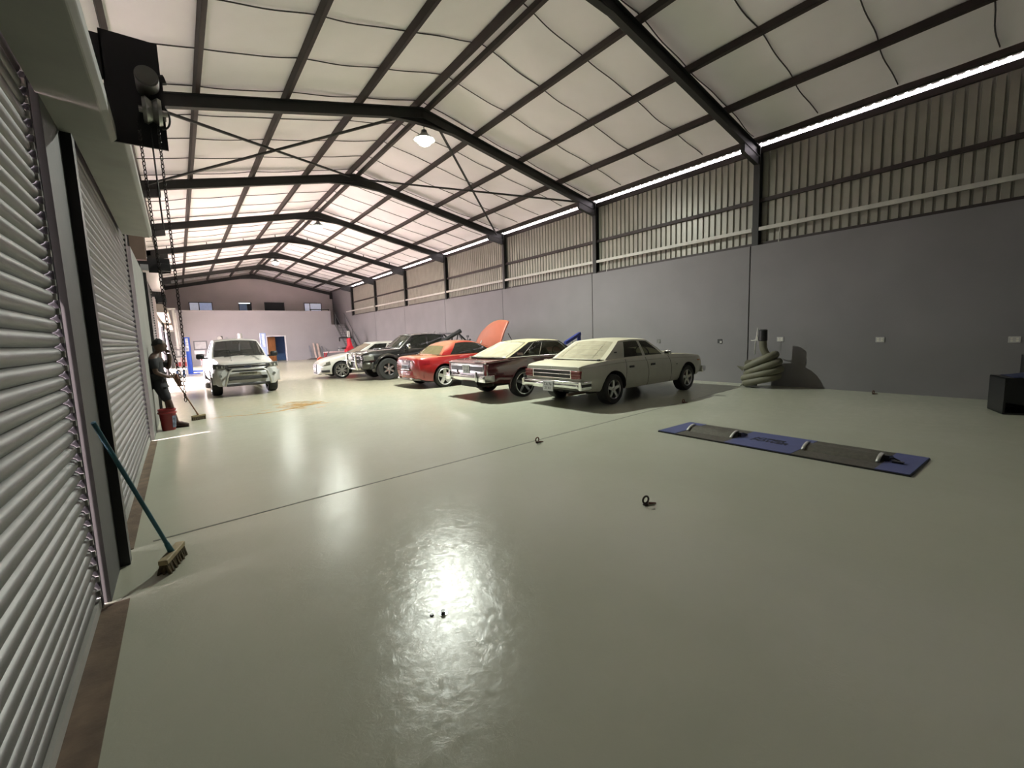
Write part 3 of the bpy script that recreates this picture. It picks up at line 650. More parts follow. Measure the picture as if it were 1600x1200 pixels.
# swept line of sand, left where the sweeping stopped ---------------------------------------------
rg = random.Random(11); mb = MB()
def heap(x, y, r, h, sx=1.0):
    n = 9; vs = [(x, y, h)]+[(x+sx*r*(0.7+0.5*rg.random())*math.cos(2*PI*k/n), y+r*(0.35+0.25*rg.random())*math.sin(2*PI*k/n), 0.0004) for k in range(n)]
    mb.add(vs, [(0, 1+k, 1+(k+1) % n) for k in range(n)])
path = [(0.35, 10.75), (0.7, 10.80), (1.0, 10.65), (1.35, 10.62), (1.7, 10.70), (2.0, 10.88), (2.3, 11.1), (2.7, 11.45)]
for a, b in zip(path, path[1:]):
    for k in range(16):
        q = k/16; w_ = 0.3+0.7*min(1, a[0]/1.8); heap(a[0]+(b[0]-a[0])*q+rg.uniform(-.03, .03), a[1]+(b[1]-a[1])*q+rg.uniform(-.04, .04), rg.uniform(0.02, 0.07)*w_, rg.uniform(0.002, 0.010)*w_, 1.8)
for k in range(70): heap(rg.gauss(2.15, 0.22), rg.gauss(11.35, 0.33), rg.uniform(0.03, 0.11), rg.uniform(0.001, 0.006), 1.6)
for k in range(60): heap(rg.uniform(0.3, 3.2), rg.gauss(11.3, 0.5), rg.uniform(0.01, 0.03), 0.002, 1.5)
props(mb.build('swept_sand', mat('ochre_swept_sand', (0.27, 0.165, 0.06), 0.95, var=0.35, scale=9), ang=80), 'thin ragged line and patch of brown sand swept together on the floor', 'sand', None, 'stuff')

# socket plates on the right wall ---------------------------------------------------------------------
for lab, y, z, broken in (('just right of the coiled hose nozzle', 4.62, 1.16, 0), ('alone on the bare wall between hose and fan box', 2.68, 1.13, 0), ('above the black fan box at the right edge', 0.80, 1.11, 0), ('open box with loose white cover, right of the white sedan', 6.14, 1.13, 1), ('grey open box above the bonnet of the white sedan', 8.07, 1.15, 2)):
    t = thing('wall_socket', 'small wall socket '+lab, 'socket', (XR, y, z), 0, 'wall sockets')
    if broken:
        mb = MB(); mb.span((-0.012, -0.06, -0.055), (0.0, 0.06, 0.055)); mb.build('back_box', DARKP if broken == 1 else mat('grey_box', (0.12, 0.12, 0.11), 0.6), t, smooth=False)
        mb = MB(); mb.box((-0.02, -0.035, -0.025), (0.012, 0.055, 0.06), (0, 0, 0.3)); mb.build('cover', WHITE if broken == 1 else PIER, t, smooth=False, bevel=0.004)
    else:
        mb = MB(); mb.span((-0.012, -0.075, -0.055), (0.0, 0.075, 0.055)); mb.build('plate', WHITE, t, smooth=False, bevel=0.004)
        for s_ in (-1, 1):
            mb = MB(); mb.box((-0.014, 0.035*s_, 0.02), (0.006, 0.025, 0.03)); mb.cyl((-0.0145, 0.035*s_, -0.02), (-0.011, 0.035*s_, -0.02), 0.017, 12); mb.build('outlet', mat('ivory_switch', (0.62, 0.60, 0.52), 0.4), t, smooth=False)
        mb = MB(); mb.span((-0.004, -0.02, -0.30), (0.0, 0.02, -0.055))
        if y > 4: mb.build('conduit', mat('grey_conduit_strip', (0.16, 0.155, 0.15), 0.7), t, smooth=False)

# black cooling fan box at the right edge ------------------------------------------------------------
t = thing('cooling_fan', 'black boxed cooling fan with grey blades and a blue cloth lip at the right edge', 'fan', (10.62, 0.36, 0), 0.37)
w, h, d = 1.05, 0.57, 0.60
mb = MB(); w2 = 0.03
for a, b in (((-d/2, -w/2, 0), (d/2, w/2, w2)), ((-d/2, -w/2, h-w2), (d/2, w/2, h)), ((-d/2, -w/2, 0), (d/2, -w/2+w2, h)), ((-d/2, w/2-w2, 0), (d/2, w/2, h)), ((d/2-w2, -w/2, 0), (d/2, w/2, h))): mb.span(a, b)
mb.build('housing', BLACKM, t, smooth=False, bevel=0.006)
def plate_hole(y0, y1, z0, z1, cy, cz, r, x, n=32):
    mb = MB(); vi = [(x, cy+r*math.cos(2*PI*k/n), cz+r*math.sin(2*PI*k/n)) for k in range(n)]; vo = []
    for k in range(n):
        c_, s_ = math.cos(2*PI*k/n), math.sin(2*PI*k/n); q = min(((y1-cy) if c_ > 0 else (cy-y0))/max(1e-6, abs(c_)), ((z1-cz) if s_ > 0 else (cz-z0))/max(1e-6, abs(s_))); vo.append((x, cy+c_*q, cz+s_*q))
    mb.add(vi+vo, [(k, (k+1) % n, n+(k+1) % n, n+k) for k in range(n)]); return mb
cy, cz = -0.12, 0.33
plate_hole(-w/2, w/2, 0.15, h, cy, cz, 0.17, -d/2).build('front_panel', BLACKM, t, smooth=False, solid=0.01)
GREYB = mat('grey_fan_blade', (0.16, 0.16, 0.155), 0.5)
for k in range(6):
    a = k*PI/3+0.4; mb = MB(); R_ = Matrix.Rotation(a, 3, 'X')
    mb.add([R_ @ Vector(p)+Vector((-d/2+0.06, cy, cz)) for p in ((0.02, -0.03, 0.03), (-0.02, 0.03, 0.03), (-0.03, 0.075, 0.155), (0.03, -0.045, 0.16))], [(0, 1, 2, 3)]); mb.build('blade', GREYB, t, smooth=False, solid=0.004)
mb = MB(); mb.cyl((-d/2+0.03, cy, cz), (-d/2+0.12, cy, cz), 0.035, 16); mb.build('hub', BLACKM, t)
for k in range(3):
    mb = MB(); mb.span((-d/2-0.012, cy-0.20, 0.035+k*0.042), (-d/2, cy+0.05, 0.055+k*0.042)); mb.build('louvre', GREYB, t, smooth=False)
t2 = thing('folded_cover', 'dark blue folded cover lying on top of the black fan box', 'cover', (10.62, 0.36, 0.57), 0.37)
mb = MB(); mb.grid(lambda u, v: (-0.28+0.56*u, -0.50+0.92*v, 0.006+0.075*(math.sin(PI*u)*math.sin(PI*v))**0.6+0.012*math.sin(9*v+3*u)*math.sin(PI*v)), 16, 24); mb.add([(-0.28, -0.5, 0.0), (0.28, -0.5, 0.0), (0.28, 0.42, 0.0), (-0.28, 0.42, 0.0)], [(3, 2, 1, 0)])
mb.build('cloth', mat('dark_blue_cloth', (0.010, 0.016, 0.05), 0.8), t2, ang=80)
t3 = thing('black_post', 'short black post standing behind the fan box at the right edge', 'post', (11.30, 0.62, 0))
mb = MB(); mb.cyl((0, 0, 0.02), (0, 0, 0.88), 0.05, 16); mb.build('pole', BLACKM, t3)
mb = MB(); mb.cyl((0, 0, 0), (0, 0, 0.02), 0.13, 20); mb.build('base', BLACKM, t3)

# things at the far end ----------------------------------------------------------------------------------
t = thing('notice_board', 'grey framed notice board on the far office wall, left of the white pickup', 'board', (1.29, YP, 1.48))
mb = MB(); mb.span((-0.42, -0.03, -0.33), (0.42, -0.005, 0.33)); mb.build('frame', mat('dark_grey_frame', (0.12, 0.12, 0.13), 0.5), t, smooth=False)
mb = MB(); mb.span((-0.34, -0.04, -0.25), (0.34, -0.03, 0.25)); mb.build('sheet', mat('pale_grey_sheet', (0.38, 0.38, 0.39), 0.5, var=0.2, scale=4), t, smooth=False)
t = thing('paper_notice', 'white paper sheet taped to the office wall below the framed board', 'paper', (1.20, YP, 0.98))
mb = MB(); mb.span((-0.32, -0.008, -0.13), (0.32, -0.002, 0.13)); mb.build('sheet', mat('white_paper', (0.6, 0.6, 0.62), 0.7), t, smooth=False)
t = thing('flood_lamp', 'round white flood lamp on the office wall above the pickup windscreen', 'lamp', (2.50, YP, 1.96))
mb = MB(); mb.lathe([(0, -0.10), (0.14, -0.10), (0.15, -0.06), (0.08, -0.005), (0, -0.005)], axis='Y', n=20); mb.build('reflector', WHITE, t)
mb = MB(); mb.span((0.05, -0.03, -0.05), (0.20, -0.005, 0.16)); mb.build('bracket', DARKP, t, smooth=False)
t = thing('junction_box', 'small grey junction box on the office wall right of the round lamp', 'box', (2.95, YP, 1.92))
mb = MB(); mb.span((-0.08, -0.06, -0.09), (0.08, -0.003, 0.09)); mb.build('body', mat('grey_plastic_box', (0.22, 0.22, 0.23), 0.5), t, smooth=False, bevel=0.01)
mb = MB(); mb.span((0.55, -0.03, -0.4), (0.59, -0.003, 0.3)); mb.build('conduit', mat('grey_conduit', (0.25, 0.25, 0.26), 0.5), t, smooth=False)
# two-post lift and its fellow post
BLUL = mat('bright_blue_paint', (0.02, 0.10, 0.62), 0.4)
def lift_post(label, x, y, h, m, dirx):
    t = thing('lift_post', label, 'vehicle lift', (x, y, 0), 0, 'vehicle lift posts')
    mb = MB(); mb.span((-0.14, -0.13, 0.02), (0.14, -0.11, h)); mb.span((-0.14, -0.13, 0.02), (-0.12, 0.13, h)); mb.span((0.12, -0.13, 0.02), (0.14, 0.13, h)); mb.build('post', m, t, smooth=False)
    mb = MB(); mb.span((-0.22, -0.32, 0), (0.22+0.2*dirx, 0.32, 0.025)); mb.build('base', m, t, smooth=False)
    mb = MB(); mb.span((-0.06, -0.155, h*0.62), (0.06, -0.13, h*0.97)); mb.build('pale_panel', mat('mottled_white_panel', (0.62, 0.66, 0.75), 0.4, var=0.4, scale=9), t, smooth=False)  # pale mottled panel on the upper front of the post
    mb = MB(); mb.bar((0, -0.05, 0.14), (0.75*dirx, -0.25, 0.13), 0.09, 0.07); mb.build('arm', m, t, smooth=False)
    mb = MB(); mb.cyl((0.75*dirx, -0.25, 0.16), (0.75*dirx, -0.25, 0.24), 0.06, 12); mb.build('pad', RUBBER, t)
lift_post('bright blue lift post standing beside the white rack, left of the pickup', 0.36, 28.6, 1.93, BLUL, 1)
lift_post('pale blue lift post rising behind the right mirror of the white pickup', 3.88, 28.6, 2.06, mat('pale_blue_paint', (0.30, 0.38, 0.62), 0.4), -1)
t = thing('white_bollard', 'short white post showing above the roof of the white pickup', 'post', (3.05, 31.5, 0))
mb = MB(); mb.cyl((0, 0, 0), (0, 0, 2.12), 0.12, 16); mb.build('pole', WHITE, t); mb = MB(); mb.span((-0.2, -0.2, 0), (0.2, 0.2, 0.02)); mb.build('base', WHITE, t, smooth=False)
t = thing('white_downpipe', 'tall white pipe fixed beside the left wall behind the hanging chains', 'pipe', (-0.22, 27.0, 0))
mb = MB(); mb.tube([(0.20, 0, 1.35), (0.16, 0, 3.25)], 0.055, 12); mb.tube([(0.29, 0.0, 1.5), (0.25, 0, 3.1)], 0.022, 8); mb.build('pipe', WHITE, t)
mb = MB(); mb.span((-0.35, -0.02, 3.24), (0.26, 0.10, 3.32)); mb.span((-0.35, -0.02, 2.2), (0.18, 0.02, 2.24)); mb.build('bracket', WHITE, t, smooth=False)
# white storage rack with tins
t = thing('storage_rack', 'white open storage rack with three shelves beside the blue lift post', 'rack', (0.02, 28.0, 0))
for z in (0.42, 0.98, 1.44):
    mb = MB(); mb.span((-0.26, -0.2, z), (0.26, 0.2, z+0.03)); mb.build('shelf', WHITE, t, smooth=False)
for sx in (-1, 1):
    for sy in (-1, 1): mb = MB(); mb.span((0.245*sx-0.012, 0.19*sy-0.012, 0), (0.245*sx+0.012, 0.19*sy+0.012, 1.48)); mb.build('upright', WHITE, t, smooth=False)
tin_mats = [('white', mat('white_tin', (0.7, 0.68, 0.66), 0.4)), ('red', mat('red_tin', (0.45, 0.06, 0.06), 0.4)), ('pale pink', mat('pink_tin', (0.6, 0.35, 0.33), 0.4)), ('blue', mat('blue_tin', (0.12, 0.25, 0.6), 0.4)), ('grey', mat('grey_tin', (0.3, 0.3, 0.32), 0.4))]
rows = [(0.0, ['blue', 'white', 'blue', 'white'], 'on the floor under the white rack', 0.26), (0.45, ['red', 'red', 'pale pink', 'red'], 'on the lowest shelf of the white rack', 0.24), (0.72, ['white', 'white', 'pale pink', 'pale pink'], 'stacked on other tins in the white rack', 0.22), (1.01, ['grey', 'white', 'grey', 'grey'], 'on the middle shelf of the white rack', 0.26)]
pos_w = ['at the left end', 'second from left', 'third from left', 'at the right end']
for z, cols, wh, hh in rows:
    for k, cn in enumerate(cols):
        m_ = dict(tin_mats)[cn]; t = thing('paint_tin', '%s tin %s, %s' % (cn, wh, pos_w[k]), 'tin', (-0.16+0.125*k, 27.93, z if z != 0.72 else 0.69), 0, 'tins in the white rack')
        mb = MB(); mb.lathe([(0, 0), (0.055, 0), (0.055, hh-0.01), (0.0, hh-0.01)], n=14); mb.build('can', m_, t)
        mb = MB(); mb.lathe([(0, hh), (0.05, hh), (0.057, hh-0.012), (0.05, hh-0.02)], n=14); mb.build('lid', ALLOY, t)
# tyre changer, red
REDM = mat('red_machine_paint', (0.55, 0.015, 0.03), 0.35)
t = thing('tyre_changer', 'red tyre changer with a white column and black arm in the far right corner', 'machine', (10.42, 34.3, 0))
mb = MB(); mb.prism([(-0.35, 0.0), (0.35, 0.0), (0.35, 0.75), (0.16, 1.05), (0.04, 1.65), (-0.10, 1.65), (-0.08, 1.1), (-0.30, 0.85)], -0.3, 0.3, 'Y'); mb.build('body', REDM, t, smooth=False, bevel=0.04)
mb = MB(); mb.span((-0.10, -0.09, 1.70), (0.10, 0.09, 2.20)); mb.build('column', WHITE, t, smooth=False, bevel=0.03)
mb = MB(); mb.span((-0.72, -0.05, 1.64), (0.24, 0.05, 1.74)); mb.span((-0.74, -0.04, 1.42), (-0.66, 0.04, 1.70)); mb.build('arm', BLACKM, t, smooth=False)
mb = MB(); mb.cyl((-0.55, 0, 0.86), (-0.55, 0, 0.95), 0.30, 24); mb.build('turntable', BLACKM, t)
t = thing('workbench', 'low red bench with a white top edge in front of the tyre changer', 'bench', (9.75, 35.2, 0))
mb = MB(); mb.span((-0.95, -0.3, 0.60), (0.95, 0.3, 0.66)); mb.build('top', mat('pink_white_top', (0.65, 0.5, 0.5), 0.5), t, smooth=False)
for sx in (-0.88, 0.88):
    for sy in (-0.25, 0.25): mb = MB(); mb.span((sx-0.03, sy-0.03, 0), (sx+0.03, sy+0.03, 0.6)); mb.build('leg', REDM, t, smooth=False)
mb = MB(); mb.span((-0.9, -0.28, 0.12), (0.9, 0.28, 0.16)); mb.build('shelf', REDM, t, smooth=False)
t = thing('trolley_jack', 'small orange red trolley jack on the floor left of the red bench', 'jack', (8.35, 34.4, 0))
mb = MB(); mb.prism([(-0.3, 0.08), (0.35, 0.08), (0.3, 0.22), (-0.1, 0.34), (-0.3, 0.2)], -0.12, 0.12, 'Y'); mb.build('frame', mat('orange_red_paint', (0.5, 0.08, 0.04), 0.4), t, smooth=False)
mb = MB(); mb.tube([(0.25, 0, 0.2), (0.6, 0, 0.75)], 0.02, 8); mb.build('handle', BLACKM, t)
for sx in (-0.24, 0.28):
    for sy in (-0.13, 0.13): mb = MB(); mb.cyl((sx, sy-0.02, 0.06), (sx, sy+0.02, 0.06), 0.06, 12); mb.build('wheel', DARKP, t)
t = thing('white_bottle', 'white spray bottle standing on the red bench', 'bottle', (9.90, 35.2, 0.66))
mb = MB(); mb.lathe([(0, 0), (0.06, 0), (0.06, 0.18), (0.02, 0.25), (0.02, 0.32), (0, 0.32)], n=14); mb.build('body', WHITE, t); mb = MB(); mb.box((0.02, 0, 0.33), (0.09, 0.03, 0.04)); mb.build('trigger', WHITE, t, smooth=False)
# planks leaning against the office wall
PK = [('grey narrow', (0.20, 0.20, 0.23)), ('pale pinkish', (0.52, 0.40, 0.36)), ('pale pinkish broad', (0.50, 0.38, 0.33)), ('dark grey', (0.16, 0.16, 0.18)), ('short grey', (0.24, 0.24, 0.26))]
for k, (nm, c_) in enumerate(PK):
    x = 8.8+0.32*k; hh = (1.15, 1.35, 1.3, 1.05, 0.9)[k]
    mb = MB(); mb.bar((0, -0.30, 0.0), (-0.10, -0.03, hh), (0.10, 0.12, 0.16, 0.10, 0.09)[k], 0.03, (0, 1, 0.25))
    o = props(mb.build('plank', mat('plank_'+str(k), c_, 0.7, var=0.2, scale=4), smooth=False), '%s plank leaning on the office wall, %s of five from the doorway' % (nm, ('first', 'second', 'third', 'fourth', 'last')[k]), 'plank', 'planks by the doorway'); o.location = (x, YP, 0.004)
t = thing('offcut_pile', 'low pile of dark offcuts at the foot of the leaning planks', 'offcuts', (9.2, YP-0.75, 0))
for k in range(3): mb = MB(); mb.span((-0.9+0.15*k, -0.1+0.08*k, 0.04*k), (0.7-0.1*k, 0.06+0.08*k, 0.04*k+0.04)); mb.build('board', mat('dark_offcut', (0.10, 0.08, 0.075), 0.8), t, smooth=False)
# steel stair up to the office roof, along the right wall
t = thing('steel_stair', 'dark grey steel stair climbing the right wall to the office roof', 'stair', (10.95, YP, 0))
p0, p1 = Vector((0, -3.9, 0.1)), Vector((0, 0.0, 2.90))
for sx in (0.0, 0.78):
    mb = MB(); mb.bar(p0+Vector((sx, 0, 0)), p1+Vector((sx, 0, 0)), 0.04, 0.20); mb.build('stringer', mat('stair_steel', (0.09, 0.09, 0.09), 0.6), t, smooth=False)
    mb = MB(); mb.tube([p0+Vector((sx, 0, 0.95)), p1+Vector((sx, 0, 0.95))], 0.022, 8)
    for q in (0.05, 0.5, 0.95): b_ = p0.lerp(p1, q)+Vector((sx, 0, 0)); mb.tube([b_, b_+Vector((0, 0, 0.95))], 0.02, 6)
    mb.build('handrail', MATS['stair_steel'], t)
for k in range(14):
    q = (k+0.6)/14.4; b_ = p0.lerp(p1, q); mb = MB(); mb.span((b_.x, b_.y-0.12, b_.z), (b_.x+0.78, b_.y+0.12, b_.z+0.03)); mb.build('tread', MATS['stair_steel'], t, smooth=False)
# blue crane jib behind the sedan and the engine crane behind the red car
t = thing('engine_crane', 'blue folding engine crane showing behind the roof of the white sedan', 'crane', (10.25, 10.15, 0))
BC = mat('dark_blue_crane_paint', (0.015, 0.03, 0.20), 0.4)
mb = MB(); mb.bar((0.5, 0.25, 0.1), (0.5, 0.25, 1.40), 0.09, 0.09, (0, 1, 0)); mb.build('mast', BC, t, smooth=False)
mb = MB(); mb.bar((0.55, 0.25, 1.46), (-0.20, 0.2, 1.16), 0.10, 0.10); mb.build('boom', BC, t, smooth=False)
mb = MB(); mb.bar((0.48, 0.25, 0.6), (0.1, 0.22, 1.24), 0.05, 0.05); mb.build('ram', mat('bright_steel', (0.5, 0.5, 0.5), 0.3, 0.9), t, smooth=False)
mb = MB(); mb.span((-0.6, -0.15, 0.06), (0.6, -0.05, 0.14)); mb.span((-0.6, 0.55, 0.06), (0.6, 0.65, 0.14)); mb.span((0.45, -0.15, 0.06), (0.55, 0.65, 0.14)); mb.build('base', BC, t, smooth=False)
for sx in (-0.55, 0.5):
    for sy in (-0.1, 0.6): mb = MB(); mb.cyl((sx, sy-0.02, 0.05), (sx, sy+0.02, 0.05), 0.05, 12); mb.build('caster', DARKP, t)
t = thing('black_pipe_stand', 'thick black pipe rising at a slant behind the red car roof', 'pipe', (8.65, 14.75, 0))
mb = MB(); mb.tube([(-1.2, 0, 1.10), (0.08, 0, 1.71)], 0.075, 16); mb.cyl((-0.10, 0, 1.624), (0.08, 0, 1.71), 0.088, 16); mb.build('pipe', BLACKM, t)
mb = MB(); mb.tube([(-1.0, 0.0, 1.18), (-1.0, 0.0, 0.02)], 0.03, 10); mb.tube([(-0.3, 0, 1.50), (-0.3, 0, 0.02)], 0.03, 10); mb.span((-1.2, -0.2, 0), (0.0, 0.2, 0.02)); mb.build('stand', BLACKM, t, smooth=False)
t = thing('motor_scooter', 'dark handlebars of a scooter showing above the red car roof', 'scooter', (8.42, 14.02, 0), 0.0)
mb = MB(); mb.tube([(0.1, -0.32, 1.38), (0.05, -0.15, 1.28), (0, 0, 1.25), (0.05, 0.15, 1.30), (0.1, 0.33, 1.42)], 0.03, 10); mb.build('handlebar', BLACKM, t)
mb = MB(); mb.tube([(0, 0, 1.28), (0.25, 0, 0.55), (0.36, 0, 0.30)], 0.05, 10); mb.build('fork', BLACKM, t)
for x in (0.36, -0.85): mb = MB(); mb.lathe([(0.16, -0.05), (0.26, -0.055), (0.28, 0), (0.26, 0.055), (0.16, 0.05)], (x, 0, 0.282), 'Y', 24); mb.build('wheel', RUBBER, t)
mb = MB(); mb.prism([(0.30, 0.30), (0.22, 1.15), (0.10, 1.33), (-0.02, 1.15), (0.0, 0.45), (-0.9, 0.32), (-1.05, 0.72), (-0.40, 0.84), (-0.35, 0.36), (0.1, 0.28)], -0.13, 0.13, 'Y'); mb.build('body', mat('dark_scooter_paint', (0.02, 0.02, 0.023), 0.3), t, smooth=False, bevel=0.03)
for sy in (-1, 1): mb = MB(); mb.tube([(0.08, 0.15*sy, 1.30), (0.02, 0.24*sy, 1.46)], 0.012, 6); mb.box((0.02, 0.25*sy, 1.49), (0.03, 0.13, 0.08)); mb.build('mirror', BLACKM, t, smooth=False)

# ================================================================== CARS
# car frame: x runs forward from the rear bumper (0) to the nose (L), shifted so the Empty sits mid-car; y to the left
def lerp(a, b, t): return a+(b-a)*t
class Car:
    def __init__(s, name, label, L, loc, rz, body, paint, cat='car', wheels=None, arch=0.36, wy=0.70, n=56, caps=(0.06, 0.06), shoulder=0.05):
        """body rows: x, bottom z, shoulder z, centre top z, half width at shoulder, at mid side, at sill"""
        s.L = L; s.root = thing(name, label, cat, loc, rz); s.ox = -L/2; s.paint = paint; s.sh = shoulder
        s.c = [pchip([(r[0], r[k]) for r in body]) for k in range(1, 7)]
        xs = sorted(set([L*i/n for i in range(n+1)]+[0.015, 0.04, 0.08, 0.14, L-0.015, L-0.04, L-0.08, L-0.14]))
        mb = MB(); ring = None
        for x in xs:
            r = s.ring(x); full = r+[(-y, z) for y, z in r[-2:0:-1]]; ring = len(full)
            mb.v += [(x+s.ox, y, z) for y, z in full]
        k = len(xs)
        mb.f = [(i*ring+j, i*ring+(j+1) % ring, (i+1)*ring+(j+1) % ring, (i+1)*ring+j) for i in range(k-1) for j in range(ring)]+[tuple(range(ring)), tuple((k-1)*ring+j for j in range(ring))]
        mb.mi = [0]*len(mb.f)
        o = mb.build('body', [paint, DARKP], s.root, ang=28)
        cuts = []
        for wx, wr, wyy in wheels:
            for sd in (-1, 1):
                q = MB(); q.cyl((wx+s.ox, sd*(wy-0.28), wr), (wx+s.ox, sd*1.6, wr), arch+(wr-0.31)*0.9, 40); c = q.build('cut', DARKP, s.root); cuts.append((c, wx, wr))
                md = o.modifiers.new('arch', 'BOOLEAN'); md.operation = 'DIFFERENCE'; md.object = c; md.solver = 'EXACT'
        bpy.context.view_layer.update(); bake(o)
        for c, wx, wr in cuts:
            me = c.data; bpy.data.objects.remove(c); bpy.data.meshes.remove(me)
        me = o.data
        if len(me.materials) < 2: me.materials.append(DARKP)
        for p in me.polygons:
            for wx, wr, wyy in wheels:
                R_ = arch+(wr-0.31)*0.9; d = math.hypot(p.center.x-(wx+s.ox), p.center.z-wr)
                if d < R_*1.002 and (abs(p.normal.y) < 0.5 or abs(p.center.y) < wy-0.2): p.material_index = 1
        me.polygons.foreach_set('use_smooth', [True]*len(me.polygons)); me.set_sharp_from_angle(angle=math.radians(28))
        s.body = o; s.wy = wy; s.arch = arch
    def ring(s, x):
        zb, zs, zt_, wt, wm, wb = (f(x) for f in s.c); h = zs-zb
        return [(0, zb), (wb*0.7, zb), (wb, zb+0.01), (lerp(wb, wm, 0.6), zb+0.12*h), (wm, zb+0.38*h), (wm, zb+0.60*h), (lerp(wt, wm, 0.65), zb+0.84*h), (wt, zs), (wt-s.sh*0.35, lerp(zs, zt_, 0.35)+0.012), (wt-s.sh, lerp(zs, zt_, 0.62)+0.012), (wt*0.5, lerp(zs, zt_, 0.93)), (0, zt_)]
    def side_y(s, x, z):
        r = s.ring(x)[2:8]
        for (y0, z0), (y1, z1) in zip(r, r[1:]):
            if z0 <= z <= z1: return lerp(y0, y1, (z-z0)/max(1e-6, z1-z0))
        return r[-1][0] if z > r[-1][1] else r[0][0]
    def top_z(s, x, y):
        r = s.ring(x)[7:]
        for (y0, z0), (y1, z1) in zip(r, r[1:]):
            if y1 <= abs(y) <= y0: return lerp(z0, z1, (y0-abs(y))/max(1e-6, y0-y1))
        return r[0][1]
    def part(s, name, mb, m, parent=None, **k): return mb.build(name, m, parent or s.root, **k)
    def bx(s, name, c, d, m, bevel=0.01, parent=None, rot=None):
        mb = MB(); mb.box((c[0]+s.ox, c[1], c[2]), d, rot); return mb.build(name, m, parent or s.root, smooth=bevel > 0, ang=50, bevel=bevel)
    def both(s, name, c, d, m, bevel=0.01, rot=None):
        for sd in (-1, 1): s.bx(name, (c[0], c[1]*sd, c[2]), d, m, bevel, None, rot if rot is None else (rot[0]*sd, rot[1], rot[2]*sd))
    def seam(s, pts, r=0.004, name='panel_gap', m=None):
        """line of points (x, z) drawn on both flanks"""
        for sd in (-1, 1):
            mb = MB(); P = []
            for (x0, z0), (x1, z1) in zip(pts, pts[1:]):
                for k in range(8): x, z = lerp(x0, x1, k/8), lerp(z0, z1, k/8); P.append((x+s.ox, sd*(s.side_y(x, z)+0.001), z))
            x, z = pts[-1]; P.append((x+s.ox, sd*(s.side_y(x, z)+0.001), z)); mb.tube(P, r, 5); mb.build(name, m or DARKP, s.root)
    def arch_lip(s, wx, wr, r, m, name='arch_trim', extra=0.0, flare=0.0):
        R_ = s.arch+(wr-0.31)*0.9+extra
        for sd in (-1, 1):
            mb = MB(); P = []
            for k in range(25):
                a = -0.25+(PI+0.5)*k/24; x, z = wx+R_*math.cos(a), wr+R_*math.sin(a); P.append((x+s.ox, sd*(s.side_y(x, z)+flare), z))
            mb.tube(P, r, 6); mb.build(name, m, s.root)
    def wheel(s, x, wr, w, y, style, rimr=0.68, rim=ALLOY, face=None):
        for sd in (-1, 1):
            c = (x+s.ox, sd*y, wr); mb = MB(); rr = wr*rimr
            mb.lathe([(rr, -w/2), (wr*0.90, -w/2-0.004), (wr*0.985, -w*0.40), (wr, -w*0.2), (wr, w*0.2), (wr*0.985, w*0.40), (wr*0.90, w/2+0.004), (rr, w/2), (rr*0.97, 0), (rr, -w/2)], c, 'Y', 40)
            ty = mb.build('wheel', RUBBER, s.root)
            mb = MB(); e = sd*w/2   # outer face
            mb.lathe([(rr*1.02, e), (rr*1.0, e+sd*0.006), (rr*0.93, e-sd*0.004), (rr*0.88, e-sd*0.05), (rr*0.86, -e*0.8)], c, 'Y', 40); mb.build('rim', rim, ty)
            mb = MB(); mb.lathe([(rr*0.87, e-sd*0.085), (0.0, e-sd*0.085)], c, 'Y', 24); mb.lathe([(rr*0.62, e-sd*0.075), (rr*0.62, e-sd*0.065), (0.05, e-sd*0.065)], c, 'Y', 24); mb.build('brake_disc', mat('dark_brake', (0.03, 0.03, 0.03), 0.5, 0.5), ty)
            n, w0, w1, split = style; mb = MB()
            for k in range(n):
                for off in ((-0.16, 0.16) if split else (0.0,)):
                    a0 = 2*PI*k/n+PI/2; a1 = a0+off
                    u0, u1 = Vector((math.cos(a0), 0, math.sin(a0))), Vector((math.cos(a1), 0, math.sin(a1))); t0, t1 = Vector((-u0.z, 0, u0.x)), Vector((-u1.z, 0, u1.x))
                    yo, yi = Vector((0, e-sd*0.012, 0)), Vector((0, e-sd*0.05, 0)); cc = Vector(c); hub = Vector((0, -sd*0.008, 0))
                    a_, b_ = cc+u0*rr*0.10, cc+u1*rr*0.93
                    vs = [a_+yo+hub-t0*w0*rr, a_+yo+hub+t0*w0*rr, b_+yo+t1*w1*rr, b_+yo-t1*w1*rr, a_+yi-t0*w0*rr, a_+yi+t0*w0*rr, b_+yi+t1*w1*rr, b_+yi-t1*w1*rr]
                    mb.add(vs, [(0, 1, 2, 3), (4, 7, 6, 5), (0, 4, 5, 1), (1, 5, 6, 2), (2, 6, 7, 3), (3, 7, 4, 0)])
            mb.lathe([(0, e-sd*0.004), (rr*0.12, e-sd*0.006), (rr*0.19, e-sd*0.02), (rr*0.2, e-sd*0.05)], c, 'Y', 20)
            mb.build('spokes', face or rim, ty, ang=30)
    def cabin(s, lines, cells, belt, rail, wb, wr, glass_m, roof_m, bulge=0.03, rbulge=0.10, fbulge=0.14, vm=(0.05, 0.10), crown=0.03, rm=0.90, fm=0.93, trim=None, rear=None, front=None, rear_base=None, front_base=None, pillar_m=None):
        """greenhouse: side lines [(x at belt, x at rail)], cells 'p' (pillar) or 'g' (glass); belt/rail give z along x, wb/wr half widths along x"""
        ox = s.ox; belt, rail, wb, wr = (pchip(q) if isinstance(q, list) else (lambda v: (lambda x: v))(q) for q in (belt, rail, wb, wr))
        def side(xb, xt, v, sd, out=0.0):
            zb_, zr_ = belt(xb), rail(xt); y = lerp(wb(xb), wr(xt), v)+bulge*4*v*(1-v)*0.5+out
            return (lerp(xb, xt, v)+ox, sd*y, lerp(zb_, zr_, v))
        P = MB(); G = []
